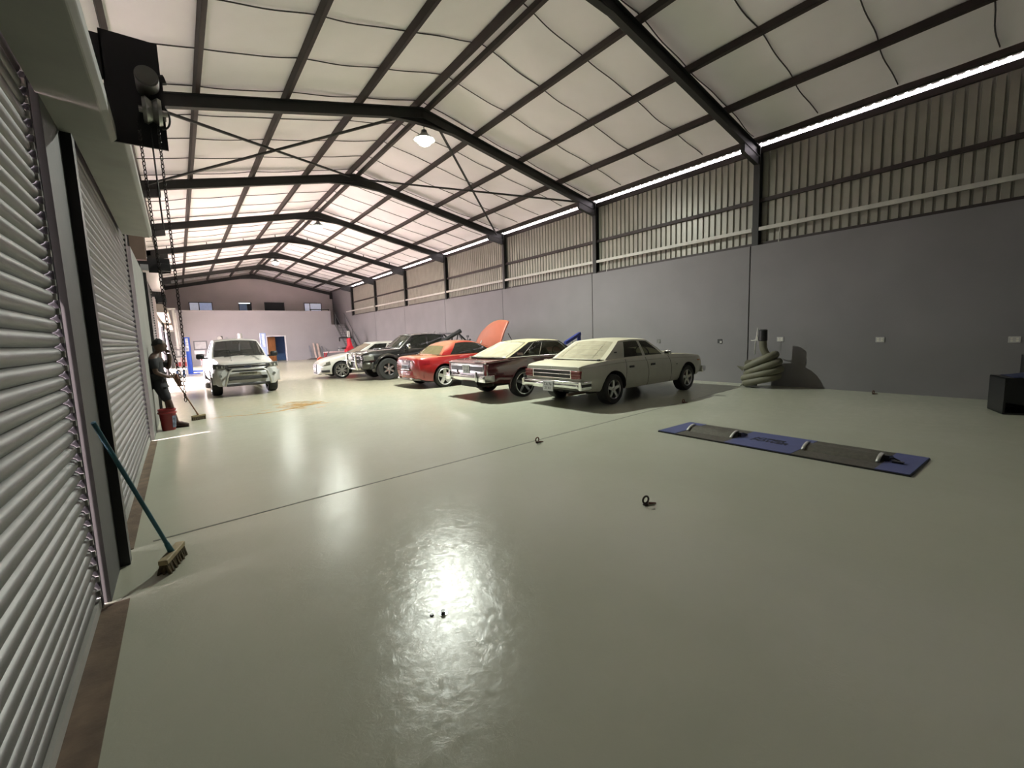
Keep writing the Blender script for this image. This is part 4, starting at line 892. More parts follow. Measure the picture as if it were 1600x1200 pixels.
        for sd in (-1, 1):
            for (l0, l1, kind) in zip(lines, lines[1:], cells):
                def fn(u, v, l0=l0, l1=l1, sd=sd): return side(lerp(l0[0], l1[0], u), lerp(l0[1], l1[1], u), v, sd)
                nu = max(2, int(abs(l1[0]-l0[0])/0.09)+1)
                if kind == 'p': P.grid(fn, nu, 8)
                else:
                    P.grid(lambda u, v: fn(u, vm[0]*v), nu, 1); P.grid(lambda u, v: fn(u, 1-vm[1]+vm[1]*v), nu, 2)
                    g = MB(); g.grid(lambda u, v: fn(u, vm[0]+(1-vm[0]-vm[1])*v), nu, 6); G.append(('side_window', g))
                    if trim:
                        T = MB(); loop = [fn(u/6, vm[0]) for u in range(7)]+[fn(1, vm[0]+(1-vm[0]-vm[1])*v/5) for v in range(1, 6)]+[fn(1-u/6, 1-vm[1]) for u in range(1, 7)]+[fn(0, vm[0]+(1-vm[0]-vm[1])*(1-v/5)) for v in range(1, 5)]
                        T.tube([(p[0], p[1]+sd*0.004, p[2]) for p in loop], 0.010, 6, closed=True); T.build('window_trim', trim, s.root)
        def endfn(l, bul, zc_base):
            def f(u, v):
                q = 2*u-1; p = side(l[0], l[1], v, 1); b = bul*(1-q*q)
                return (p[0]+b*(1-0.35*v), p[1]*q, p[2]+crown*(1-q*q)*v+(zc_base or 0)*(1-q*q)*(1-v))
            return f
        for l, bul, nm, frac, cfg, zb_ in ((lines[0], -rbulge, 'rear_window', rm, rear, rear_base), (lines[-1], fbulge, 'windscreen', fm, front, front_base)):
            f = endfn(l, bul, zb_); a, b = (1-frac)/2, (1+frac)/2; v0, v1 = 0.06, 0.93
            P.grid(lambda u, v: f(a*u, v), 1, 8); P.grid(lambda u, v: f(b+(1-b)*u, v), 1, 8)
            P.grid(lambda u, v: f(a+(b-a)*u, v0*v), 14, 1); P.grid(lambda u, v: f(a+(b-a)*u, v1+(1-v1)*v), 14, 1)
            g = MB(); g.grid(lambda u, v: f(a+(b-a)*u, v0+(v1-v0)*v), 14, 8); gm = cfg or glass_m; g.build(nm, gm, s.root, ang=80)
            if trim or nm == 'windscreen':
                T = MB(); loop = [f(a+(b-a)*u/10, v0) for u in range(11)]+[f(b, v0+(v1-v0)*v/6) for v in range(1, 7)]+[f(b-(b-a)*u/10, v1) for u in range(1, 11)]+[f(a, v1-(v1-v0)*v/6) for v in range(1, 6)]
                T.tube(loop, 0.010, 6, closed=True); T.build('window_trim', trim or DARKP, s.root)
            s.endf = f
            if nm == 'rear_window': s.rearf = f
            else: s.frontf = f
        x0, x1 = lines[0][1], lines[-1][1]
        def roof(u, v):
            x = lerp(x0, x1, u); q = 2*v-1; k = 1-q*q
            return (x+ox+k*(-rbulge*0.65*(1-u)**4+fbulge*0.65*u**4), wr(x)*q, rail(x)+crown*k)
        R_ = MB(); R_.grid(roof, 22, 14); R_.build('roof', roof_m, s.root, ang=60)
        P.build('pillars', pillar_m or roof_m, s.root, ang=40, solid=0.0)
        for nm, g in G: g.build(nm, glass_m, s.root, ang=80)
        # dark cabin floor, seats and wheel seen through the glass
        xa, xb_ = lines[0][0]+0.15, lines[-1][0]-0.1; xm = lerp(xa, xb_, 0.5)
        I = MB(); I.grid(lambda u, v: (lerp(xa-0.25, xb_+0.05, u)+ox, (wb(lerp(xa, xb_, u))-0.03)*(2*v-1), max(s.top_z(lerp(xa, xb_, u), 0.3), belt(xm))+0.006+0.0*u), 8, 4); I.build('cabin_lining', INTER, s.root)
        s.seats = (xa, xb_, xm, belt(xm), wb(xm))
    def interior(s, front_x, rear_x, wheel_side=-1, hz=0.30, m=None):
        zb_ = s.seats[3]; w = s.seats[4]; m = m or INTER
        for sd in (-1, 1):
            mb = MB(); mb.prism([(front_x, zb_-0.02), (front_x+0.14, zb_-0.02), (front_x+0.03, zb_+hz*0.62), (front_x-0.06, zb_+hz*0.62)], -0.23, 0.23, 'Y')
            mb.v = [(x+s.ox, y+sd*w*0.50, z) for x, y, z in mb.v]; mb.build('seat', m, s.root, bevel=0.03)
        mb = MB(); mb.prism([(rear_x, zb_-0.02), (rear_x+0.14, zb_-0.02), (rear_x+0.03, zb_+hz*0.45), (rear_x-0.05, zb_+hz*0.45)], -w*0.8, w*0.8, 'Y'); mb.v = [(x+s.ox, y, z) for x, y, z in mb.v]; mb.build('rear_seat', m, s.root, bevel=0.03)
        c = Vector((front_x+0.62+s.ox, wheel_side*w*0.48, zb_+0.04)); mb = MB(); mb.tube(ring_pts(c, 0.18, (0, 1, 0), (-0.35, 0, 0.94), 24)[:-1], 0.013, 8, closed=True); mb.build('steering_wheel', DARKP, s.root)
    def plate(s, c, d, text, rot, size=0.085, m=None, parent=None):
        p = s.bx('licence_plate', c, d, m or mat('white_number_plate', (0.62, 0.63, 0.66), 0.5), 0.004)
        lines_ = text.split('\n')
        for i, t_ in enumerate(lines_):
            lettering('lettering', t_, size, INK, p, (c[0]+s.ox+(-0.5*d[0]-0.002 if rot < 0 else 0.5*d[0]+0.002), c[1], c[2]+(0.5*(len(lines_)-1)-i)*size*0.95), (PI/2, 0, rot), 0, 0.001)

DUST = (0.32, 0.29, 0.19)
GL_CLEAR = glass('dusty_window_glass', (0.62, 0.66, 0.60), (0.20, 0.195, 0.15), 0.20, 0.16)
GL_DARK = glass('tinted_window_glass', (0.10, 0.11, 0.11), (0.16, 0.155, 0.13), 0.10, 0.22)
GL_CREAM = glass('cream_dusted_glass', (0.55, 0.55, 0.45), (0.50, 0.465, 0.34), 0.75, 0.10)
GL_OLIVE = glass('olive_dusted_glass', (0.25, 0.24, 0.17), (0.20, 0.165, 0.09), 0.65, 0.12)
REDL = mat('red_tail_lens', (0.16, 0.02, 0.02), 0.15, coat=0.5); CLEARL = mat('clear_lamp_lens', (0.42, 0.42, 0.38), 0.12, coat=1.0)
UNDER = mat('underbody', (0.03, 0.028, 0.025), 0.8)
def underside(c, x0, x1, z, w):
    c.bx('chassis', ((x0+x1)/2, 0, z), (x1-x0, w, 0.12), UNDER, 0.0)
    mb = MB()

# ---- white saloon -------------------------------------------------------------------------------------
WP = mat('dusty_white_paint', (0.42, 0.42, 0.36), 0.35, coat=0.3, var=0.03, dust=(0.58, 0.54, 0.36), dustf=0.75)
c = Car('white_sedan', 'dusty white four-door saloon with chrome rear bumper and red tail lights, nearest car', 4.50, (6.07+2.25, 6.70, 0), 0.018,
        [(0.0, 0.42, 0.79, 0.83, 0.76, 0.80, 0.72), (0.05, 0.36, 0.815, 0.855, 0.795, 0.845, 0.76), (0.4, 0.31, 0.85, 0.90, 0.82, 0.885, 0.80), (0.9, 0.28, 0.895, 0.92, 0.815, 0.89, 0.82), (1.7, 0.28, 0.91, 0.93, 0.80, 0.885, 0.82), (2.9, 0.28, 0.90, 0.95, 0.80, 0.885, 0.82), (3.6, 0.29, 0.875, 0.92, 0.80, 0.885, 0.81), (4.2, 0.33, 0.83, 0.86, 0.78, 0.86, 0.78), (4.44, 0.40, 0.80, 0.825, 0.76, 0.81, 0.74), (4.50, 0.45, 0.76, 0.78, 0.73, 0.77, 0.70)],
        WP, wheels=[(0.93, 0.315, 0.7), (3.73, 0.315, 0.7)], arch=0.385, wy=0.74)
c.cabin([(0.72, 1.36), (1.36, 1.52), (2.02, 1.96), (2.12, 2.04), (2.80, 2.26), (2.93, 2.34)], 'pgpgp', [(0.7, 0.905), (2.0, 0.925), (3.0, 0.915)], [(1.3, 1.285), (1.8, 1.31), (2.4, 1.285)], 0.775, 0.62, GL_CLEAR, WP, bulge=0.03, rbulge=0.10, fbulge=0.16, crown=0.045, vm=(0.06, 0.09), rm=0.86, rear=GL_CREAM, rear_base=0.015)
c.interior(1.95, 1.15, -1)
for k in (0.25, 0.5, 0.72):      # rear window louvre bars
    mb = MB(); mb.tube([c.rearf(u/10*0.7+0.15, k) for u in range(11)], 0.007, 5); mb.build('window_bar', mat('cream_bar', (0.5, 0.46, 0.34), 0.6), c.root)
for u in (0.2, 0.8): mb = MB(); mb.tube([c.rearf(u, 0.1+0.8*k/6) for k in range(7)], 0.008, 5); mb.build('window_bar', MATS['cream_bar'], c.root)
c.wheel(0.93, 0.315, 0.235, 0.745, (5, 0.17, 0.14, False), 0.62, ALLOY); c.wheel(3.73, 0.315, 0.225, 0.745, (5, 0.17, 0.14, False), 0.62, ALLOY)
c.bx('tail_panel', (0.0, 0, 0.675), (0.035, 1.44, 0.165), DARKP, 0.008)
for z in (0.755, 0.68, 0.60): c.bx('tail_trim', (-0.018, 0, z), (0.012, 1.10, 0.014), CHROME, 0.003)
c.both('tail_trim', (-0.018, 0.555, 0.675), (0.014, 0.022, 0.165), CHROME, 0.003)
c.both('tail_light', (0.012, 0.69, 0.675), (0.08, 0.24, 0.155), REDL, 0.012)
for z in (0.62, 0.675, 0.73): c.both('tail_light_rib', (-0.03, 0.69, z), (0.008, 0.23, 0.010), mat('pale_red_rib', (0.25, 0.06, 0.05), 0.3), 0.0)
mb = MB(); o_ = c.ox
prof = [(0.0, 0.555), (-0.075, 0.545), (-0.085, 0.52), (-0.075, 0.49), (-0.095, 0.475), (-0.085, 0.42), (-0.05, 0.385), (0.0, 0.38)]
mb.prism([(x+o_, z) for x, z in prof], -0.80, 0.80, 'Y'); mb.span((o_-0.08, 0.80, 0.385), (o_+0.22, 0.885, 0.55)); mb.span((o_-0.08, -0.885, 0.385), (o_+0.22, -0.80, 0.55))
c.part('rear_bumper', mb, CHROME, bevel=0.012, ang=30)
c.both('bumper_rubber', (0.07, 0.89, 0.475), (0.26, 0.012, 0.055), DARKP, 0.003)
c.bx('bumper_rubber', (-0.092, -0.1, 0.478), (0.012, 1.3, 0.014), DARKP, 0.002)
c.plate((-0.10, 0.02, 0.425), (0.012, 0.30, 0.20), 'CA 76\n21 41', -PI/2, 0.085)
c.seam([(1.28, 0.30), (1.30, 0.60), (1.36, 0.90)]); c.seam([(2.09, 0.30), (2.09, 0.60), (2.07, 0.91)]); c.seam([(2.98, 0.30), (2.99, 0.60), (2.96, 0.90)])
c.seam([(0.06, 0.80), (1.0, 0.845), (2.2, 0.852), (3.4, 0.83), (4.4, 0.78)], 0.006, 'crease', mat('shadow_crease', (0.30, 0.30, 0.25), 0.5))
c.both('door_handle', (1.50, 0.878, 0.745), (0.16, 0.016, 0.045), DARKP, 0.006); c.both('door_handle', (2.26, 0.878, 0.745), (0.16, 0.016, 0.045), DARKP, 0.006)
c.both('emblem', (1.12, 0.745, 1.06), (0.07, 0.02, 0.025), DARKP, 0.003); c.both('emblem', (3.2, 0.885, 0.69), (0.06, 0.01, 0.02), CHROME, 0.002); c.both('side_marker', (4.25, 0.835, 0.72), (0.12, 0.012, 0.03), mat('amber_lens', (0.4, 0.16, 0.05), 0.3), 0.003)
c.bx('mirror', (2.80, -0.90, 0.98), (0.09, 0.15, 0.10), CHROME, 0.02); c.bx('mirror', (2.80, 0.90, 0.98), (0.09, 0.15, 0.10), CHROME, 0.02)
c.bx('boot_lock', (-0.004, 0.0, 0.80), (0.01, 0.03, 0.02), CHROME, 0.003); c.bx('fuel_cap', (0.62, -0.72, 0.925), (0.05, 0.06, 0.04), DARKP, 0.008)
mb = MB(); mb.span((o_+3.25, -0.25, 0.93), (o_+4.0, 0.25, 0.95)); c.part('bonnet_scoop', mb, WP, bevel=0.02)
mb = MB(); mb.tube([(o_+3.05, -0.78, 0.93), (o_+3.0, -0.78, 1.02)], 0.006, 6); c.part('aerial', mb, CHROME)
mb = MB(); mb.prism([(4.42+o_, 0.40), (4.58+o_, 0.43), (4.60+o_, 0.52), (4.55+o_, 0.56), (4.42+o_, 0.56)], -0.86, 0.86, 'Y'); c.part('front_bumper', mb, CHROME, bevel=0.012)
c.bx('grille', (4.495, 0, 0.67), (0.03, 1.40, 0.16), DARKP, 0.01); c.both('headlight', (4.51, 0.56, 0.67), (0.04, 0.16, 0.14), CLEARL, 0.02)
underside(c, 0.5, 4.0, 0.30, 1.1)
mb = MB(); mb.tube([(o_-0.02, -0.45, 0.27), (o_+0.6, -0.45, 0.27)], 0.03, 10); c.part('exhaust_pipe', mb, mat('rusty_exhaust', (0.12, 0.08, 0.06), 0.6, 0.5))

# ---- maroon coupe ----------------------------------------------------------------------------------------
MP = mat('maroon_paint', (0.060, 0.005, 0.010), 0.22, coat=1.0, var=0.05, dust=(0.20, 0.075, 0.06), dustf=0.40)
VIN = mat('black_vinyl_roof', (0.016, 0.014, 0.011), 0.6, bump=0.3, bscale=150, dust=(0.42, 0.375, 0.23), dustf=0.92)
c = Car('maroon_coupe', 'dark maroon two-door coupe with black vinyl roof and chrome tail beside the white saloon', 4.65, (5.44+2.325, 8.98, 0), 0.0,
        [(0.0, 0.46, 0.84, 0.865, 0.80, 0.83, 0.74), (0.05, 0.42, 0.885, 0.895, 0.845, 0.865, 0.78), (0.5, 0.37, 0.925, 0.925, 0.86, 0.89, 0.82), (1.1, 0.33, 0.955, 0.945, 0.85, 0.89, 0.83), (2.0, 0.30, 0.945, 0.955, 0.83, 0.885, 0.82), (3.0, 0.29, 0.93, 0.97, 0.82, 0.88, 0.82), (4.0, 0.31, 0.89, 0.93, 0.80, 0.86, 0.80), (4.6, 0.38, 0.84, 0.86, 0.78, 0.82, 0.75), (4.65, 0.42, 0.80, 0.82, 0.76, 0.79, 0.72)],
        MP, wheels=[(1.07, 0.335, 0.7), (3.72, 0.315, 0.7)], arch=0.375, wy=0.76)
c.cabin([(0.62, 1.42), (1.02, 1.62), (1.60, 1.86), (2.75, 2.36), (2.95, 2.44)], 'pggp', [(0.6, 0.945), (2.0, 0.955), (3.0, 0.955)], [(1.4, 1.30), (1.9, 1.335), (2.5, 1.305)], 0.80, 0.63, GL_CLEAR, VIN, bulge=0.02, rbulge=0.10, fbulge=0.15, crown=0.04, vm=(0.04, 0.08), trim=CHROME, rm=0.88, rear=GL_CREAM, rear_base=0.0)
c.interior(2.0, 1.1, -1)
c.wheel(1.07, 0.335, 0.25, 0.755, (5, 0.15, 0.10, False), 0.78, CHROME, mat('dark_chrome_spokes', (0.40, 0.40, 0.40), 0.25, 1.0)); c.wheel(3.72, 0.315, 0.22, 0.755, (5, 0.15, 0.10, False), 0.76, CHROME, MATS['dark_chrome_spokes'])
o_ = c.ox
c.bx('tail_panel', (0.005, 0, 0.735), (0.03, 1.46, 0.22), CHROME, 0.01)
c.both('tail_inset', (-0.012, 0.42, 0.735), (0.012, 0.56, 0.11), mat('ribbed_grey_panel', (0.045, 0.05, 0.05), 0.3, 0.5), 0.004)
c.both('tail_light', (0.03, 0.80, 0.71), (0.07, 0.085, 0.26), REDL, 0.012); c.both('tail_trim', (0.03, 0.848, 0.72), (0.05, 0.012, 0.24), CHROME, 0.004)
c.both('tail_finial', (0.0, 0.80, 0.87), (0.03, 0.07, 0.03), CHROME, 0.01)
c.plate((-0.022, 0.0, 0.72), (0.012, 0.30, 0.20), 'CY 13\n26 GP', -PI/2, 0.08)
mb = MB(); mb.prism([(o_+0.02, 0.585), (o_-0.085, 0.575), (o_-0.10, 0.53), (o_-0.085, 0.47), (o_+0.02, 0.46)], -0.62, 0.62, 'Y')
for sd in (-1, 1): mb.prism([(o_+0.02, 0.60), (o_-0.10, 0.59), (o_-0.11, 0.53), (o_-0.09, 0.44), (o_+0.02, 0.43)], sd*0.62, sd*0.86, 'Y'); mb.span((o_-0.09, sd*0.84, 0.44), (o_+0.20, sd*0.885, 0.60))
c.part('rear_bumper', mb, CHROME, bevel=0.015, ang=30)
c.both('overrider', (-0.12, 0.60, 0.565), (0.06, 0.055, 0.23), CHROME, 0.02)
c.seam([(1.55, 0.36), (1.62, 0.6), (1.60, 0.95)]); c.seam([(2.98, 0.32), (3.0, 0.6), (2.97, 0.95)]); c.seam([(0.07, 0.878), (1.0, 0.935), (2.2, 0.93), (3.0, 0.915)], 0.008, 'waist_trim', mat('dull_chrome_strip', (0.3, 0.25, 0.22), 0.3, 0.9))
for sd in (-1, 1): mb = MB(); mb.tube([(o_+0.62, sd*0.84, 0.967), (o_+1.4, sd*0.835, 0.972), (o_+2.9, sd*0.82, 0.962)], 0.010, 6); c.part('roof_trim', mb, CHROME)
c.both('roof_badge', (1.02, 0.79, 1.03), (0.18, 0.015, 0.07), MP, 0.006, (0.12, 0, 0))
c.bx('boot_badge', (0.02, -0.45, 0.905), (0.03, 0.26, 0.02), CHROME, 0.004)
c.arch_lip(1.07, 0.335, 0.012, MP); c.arch_lip(3.72, 0.315, 0.012, MP)
c.both('mirror', (2.7, 0.93, 1.02), (0.09, 0.14, 0.09), CHROME, 0.02); c.both('door_handle', (1.75, 0.885, 0.86), (0.13, 0.02, 0.025), CHROME, 0.006)
mb = MB(); mb.prism([(4.60+o_, 0.42), (4.74+o_, 0.45), (4.74+o_, 0.56), (4.60+o_, 0.58)], -0.85, 0.85, 'Y'); c.part('front_bumper', mb, CHROME, bevel=0.012)
underside(c, 0.4, 4.2, 0.36, 1.1)
mb = MB(); mb.tube([(o_+0.0, -0.42, 0.33), (o_+0.55, -0.42, 0.33)], 0.04, 10); mb.box((o_+0.28, 0.1, 0.36), (0.36, 0.7, 0.16)); c.part('exhaust_pipe', mb, UNDER)

# ---- red hard-top cabriolet, bonnet raised ---------------------------------------------------------------
RP = mat('dusty_red_paint', (0.27, 0.013, 0.013), 0.25, coat=0.8, var=0.05, dust=(0.36, 0.165, 0.065), dustf=0.70)
c = Car('red_cabriolet', 'red dusty two-door car with its bonnet raised, between the maroon coupe and the black pickup', 4.40, (5.42+2.2, 12.52, 0), 0.02,
        [(0.0, 0.42, 0.78, 0.86, 0.60, 0.67, 0.54), (0.04, 0.34, 0.83, 0.925, 0.67, 0.745, 0.62), (0.10, 0.28, 0.855, 0.955, 0.72, 0.80, 0.69), (0.20, 0.24, 0.87, 0.968, 0.765, 0.845, 0.75), (0.5, 0.20, 0.90, 0.975, 0.80, 0.89, 0.83), (1.0, 0.20, 0.92, 0.97, 0.83, 0.91, 0.85), (2.0, 0.20, 0.94, 0.96, 0.82, 0.90, 0.85), (3.0, 0.20, 0.92, 0.97, 0.81, 0.895, 0.84), (3.7, 0.21, 0.82, 0.86, 0.76, 0.88, 0.82), (4.2, 0.24, 0.70, 0.72, 0.66, 0.78, 0.70), (4.40, 0.30, 0.58, 0.60, 0.48, 0.60, 0.5)],
        RP, wheels=[(0.84, 0.325, 0.7), (3.42, 0.325, 0.7)], arch=0.375, wy=0.77, shoulder=0.14)
c.cabin([(0.78, 1.08), (1.08, 1.44), (1.66, 1.66), (2.78, 2.20), (2.96, 2.32)], 'pggp', [(0.8, 0.945), (2.0, 0.95), (3.0, 0.945)], [(1.05, 1.215), (1.25, 1.295), (1.5, 1.345), (1.75, 1.36), (2.0, 1.342), (2.35, 1.255)], 0.80, 0.56, GL_DARK, RP, bulge=0.07, rbulge=0.14, fbulge=0.2, crown=0.035, vm=(0.03, 0.10), rm=0.88, rear=GL_OLIVE, rear_base=0.03)
c.interior(2.0, 1.2, -1, 0.26)
c.wheel(0.84, 0.325, 0.225, 0.785, (5, 0.22, 0.19, False), 0.76, mat('white_silver_alloy', (0.72, 0.72, 0.70), 0.35, 0.5)); c.wheel(3.42, 0.325, 0.225, 0.785, (5, 0.22, 0.19, False), 0.76, MATS['white_silver_alloy'])
o_ = c.ox
mb = MB(); mb.grid(lambda u, v: (o_-0.008+0.05*abs(2*u-1)**3, (2*u-1)*0.50, 0.585+0.25*v), 14, 5); c.part('boot_shade', mb, mat('shaded_red_recess', (0.055, 0.006, 0.016), 0.3, coat=0.5), solid=0.012)  # darker red sheet puts the shade of the tail into the colour
c.plate((-0.026, 0.0, 0.64), (0.012, 0.46, 0.11), 'BD 45 NN GP', -PI/2, 0.06, mat('blue_grey_plate', (0.30, 0.31, 0.40), 0.5))
c.bx('plate_trim', (-0.03, 0, 0.56), (0.03, 0.60, 0.02), CHROME, 0.006); c.bx('emblem', (-0.010, 0, 0.80), (0.012, 0.07, 0.05), CHROME, 0.02); c.bx('boot_badge', (0.0, -0.40, 0.80), (0.02, 0.14, 0.025), CHROME, 0.004)
for sd in (-1, 1):
    mb = MB(); mb.grid(lambda u, v: (o_+0.035+0.33*u+0.0, sd*(c.side_y(0.035+0.33*u, 0.74+0.06*v)+0.008), 0.69+0.05*u+(0.15-0.05*u)*v), 10, 4); c.part('tail_light', mb, mat('bright_red_lens', (0.27, 0.012, 0.018), 0.1, coat=1.0), ang=80)
mb = MB(); mb.grid(lambda u, v: (o_-0.025-0.02*math.sin(PI*v)+0.22*abs(2*u-1)**2.6, (2*u-1)*0.82, 0.30+0.24*v), 20, 6); c.part('rear_bumper', mb, RP, solid=0.02)
mb = MB(); mb.grid(lambda u, v: (o_-0.03+0.18*abs(2*u-1)**2.4, (2*u-1)*0.62, 0.24+0.08*v), 16, 2); c.part('diffuser', mb, mat('silver_grey_diffuser', (0.22, 0.20, 0.19), 0.4, 0.3), solid=0.02)
c.both('exhaust_tip', (-0.03, 0.42, 0.30), (0.08, 0.14, 0.06), CHROME, 0.02)
c.seam([(1.66, 0.24), (1.70, 0.55), (1.68, 0.93)]); c.seam([(2.95, 0.24), (2.96, 0.55), (2.92, 0.92)]); c.both('door_handle', (1.86, 0.885, 0.80), (0.17, 0.02, 0.03), RP, 0.008)
c.both('mirror', (2.72, 0.95, 0.99), (0.12, 0.18, 0.12), RP, 0.03)
mb = MB(); mb.tube([(o_+2.55, -0.30, 1.22), (o_+2.60, -0.32, 1.34)], 0.018, 8); c.part('wiper_stub', mb, WHITE)
BON = mat('orange_red_bonnet', (0.25, 0.058, 0.028), 0.5, var=0.06, dust=(0.28, 0.13, 0.07), dustf=0.4)
bt = math.radians(64)          # bonnet hinged at the windscreen, standing up
def bon(u, v, off=0.0):
    q = 2*u-1; l = 1.12*v; w = 0.74*(1-0.04*v*v); zc = 0.06*(1-q*q)+0.05*math.sin(PI*v)+off
    l -= (0.42*((q+0.4)/1.4)**2*v if q > -0.4 else 0.05*((-q-0.4)/0.6)**3*v)
    return (o_+3.00+l*math.cos(bt)-zc*math.sin(bt), q*w, 0.98+l*math.sin(bt)+zc*math.cos(bt))
mb = MB(); mb.grid(lambda u, v: bon(u, v), 18, 14); bo = c.part('bonnet', mb, BON, ang=80, solid=0.03)
mb = MB(); mb.tube([bon(0.02, 0.1+0.85*k/8, -0.02) for k in range(9)], 0.02, 8); mb.tube([bon(0.98, 0.1+0.85*k/8, -0.02) for k in range(9)], 0.02, 8); c.part('bonnet_edge', mb, RP, bo)
mb = MB(); mb.tube([(o_+3.9, -0.70, 0.80), (o_+3.45, -0.66, 1.55)], 0.012, 8); c.part('bonnet_stay', mb, BLACKM)
c.bx('engine', (3.65, 0, 0.84), (0.7, 1.0, 0.16), DARKP, 0.03)
underside(c, 0.4, 4.0, 0.22, 1.2)

# ---- black double-cab pickup ---------------------------------------------------------------------------------
BP = mat('black_paint', (0.006, 0.006, 0.007), 0.16, coat=1.0, var=0.05, dust=(0.15, 0.13, 0.095), dustf=0.38)
c = Car('black_pickup', 'black double-cab pickup on tall tyres with chrome bull bar and roll bar', 5.10, (5.18+2.55, 16.32, 0), PI-0.03,
        [(0.0, 0.60, 1.02, 1.03, 0.78, 0.82, 0.74), (0.06, 0.55, 1.05, 1.06, 0.81, 0.86, 0.78), (0.8, 0.50, 1.08, 1.09, 0.83, 0.89, 0.82), (1.6, 0.48, 1.08, 1.09, 0.83, 0.89, 0.82), (2.6, 0.46, 1.09, 1.09, 0.82, 0.89, 0.83), (3.6, 0.46, 1.09, 1.13, 0.80, 0.89, 0.83), (4.2, 0.46, 1.05, 1.12, 0.79, 0.89, 0.82), (4.85, 0.46, 1.00, 1.07, 0.77, 0.87, 0.78), (5.02, 0.44, 0.96, 1.02, 0.72, 0.83, 0.72), (5.10, 0.44, 0.88, 0.93, 0.60, 0.72, 0.62)],
        BP, cat='pickup truck', wheels=[(1.10, 0.40, 0.75), (4.20, 0.40, 0.75)], arch=0.385, wy=0.76, shoulder=0.07)
c.cabin([(1.62, 1.86), (1.80, 1.95), (2.52, 2.52), (2.60, 2.60), (3.52, 2.98), (3.70, 3.12)], 'pgpgp', [(1.6, 1.10), (2.6, 1.10), (3.7, 1.11)], [(1.8, 1.60), (2.4, 1.635), (3.2, 1.60)], 0.79, 0.64, GL_DARK, BP, bulge=0.03, rbulge=0.04, fbulge=0.18, crown=0.05, vm=(0.03, 0.08), rm=0.85, fm=0.92, front=GL_CLEAR, front_base=0.02)
c.interior(2.5, 1.8, -1, 0.36)
c.wheel(1.10, 0.40, 0.29, 0.80, (6, 0.16, 0.13, False), 0.56, mat('black_alloy', (0.02, 0.02, 0.02), 0.35, 0.5), mat('machined_spokes', (0.55, 0.55, 0.55), 0.25, 0.9)); c.wheel(4.20, 0.40, 0.29, 0.80, (6, 0.16, 0.13, False), 0.56, MATS['black_alloy'], MATS['machined_spokes'])
o_ = c.ox
for wx in (1.10, 4.20):          # wide flares
    for sd in (-1, 1):
        mb = MB(); R_ = 0.385+0.08
        mb.grid(lambda u, v: (o_+wx+(R_+0.005+0.09*v)*math.cos(-0.15+(PI+0.3)*u), sd*(c.side_y(wx+(R_+0.09*v)*math.cos(-0.15+(PI+0.3)*u), 0.40+(R_+0.09*v)*math.sin(-0.15+(PI+0.3)*u))+0.055*(1-v)+0.006), 0.40+(R_+0.005+0.09*v)*math.sin(-0.15+(PI+0.3)*u)), 24, 3); c.part('wheel_flare', mb, BP, ang=60, solid=0.012)
for sd in (-1, 1):
    mb = MB(); mb.grid(lambda u, v: (o_+4.72+0.33*u, sd*(c.side_y(4.72+0.33*u, 0.76+0.17*v)+0.014), 0.75+0.19*v-0.02*u), 8, 5); c.part('headlight', mb, mat('grey_headlamp', (0.11, 0.11, 0.095), 0.15, coat=1.0), ang=80, solid=0.03)
    mb = MB(); mb.grid(lambda u, v: (o_+4.86+0.14*u, sd*(c.side_y(4.86+0.14*u, 0.63)+0.03), 0.60+0.06*v), 5, 2); c.part('fog_lamp', mb, MATS['grey_headlamp'], ang=80, solid=0.02)
c.bx('grille', (5.09, 0, 0.79), (0.05, 1.04, 0.20), DARKP, 0.02); c.bx('grille_bar', (5.12, 0, 0.80), (0.02, 0.84, 0.03), CHROME, 0.006); c.bx('emblem', (5.13, 0, 0.80), (0.02, 0.12, 0.09), CHROME, 0.02)
mb = MB(); mb.grid(lambda u, v: (o_+5.16-0.42*abs(2*u-1)**2.4, (2*u-1)*0.88, 0.42+0.26*v-0.03*v*(1-v)), 22, 4); c.part('front_bumper', mb, mat('dark_dusty_bumper', (0.03, 0.03, 0.028), 0.4), solid=0.03)
mb = MB(); P = [(5.20, -0.52, 0.42), (5.26, -0.54, 0.62), (5.27, -0.54, 0.92), (5.25, -0.46, 1.02), (5.25, 0.46, 1.02), (5.27, 0.54, 0.92), (5.26, 0.54, 0.62), (5.20, 0.52, 0.42)]
mb.tube([(x+o_, y, z) for x, y, z in P], 0.042, 12); mb.tube([(o_+5.27, -0.54, 0.74), (o_+5.27, 0.54, 0.74)], 0.035, 10); mb.tube([(o_+5.10, -0.56, 0.46), (o_+5.26, -0.5, 0.46), (o_+5.30, 0, 0.46), (o_+5.26, 0.5, 0.46), (o_+5.10, 0.56, 0.46)], 0.035, 10); c.part('bull_bar', mb, CHROME)
c.bx('bull_bar_plate', (5.28, 0, 0.84), (0.02, 0.42, 0.11), mat('grey_plate', (0.5, 0.5, 0.5), 0.4), 0.006)
c.both('mirror', (3.42, 1.02, 1.20), (0.12, 0.20, 0.19), CHROME, 0.05); c.both('mirror_arm', (3.44, 0.90, 1.14), (0.05, 0.10, 0.05), BLACKM, 0.01)
c.bx('bonnet_scoop', (4.10, 0, 1.125), (0.5, 0.55, 0.07), BP, 0.03); mb = MB(); mb.span((o_+4.32, -0.24, 1.11), (o_+4.365, 0.24, 1.155)); c.part('scoop_mouth', mb, DARKP, smooth=False)
c.seam([(1.66, 0.50), (1.66, 1.08)]); c.seam([(2.56, 0.50), (2.56, 1.08)]); c.seam([(3.62, 0.50), (3.64, 1.08)])
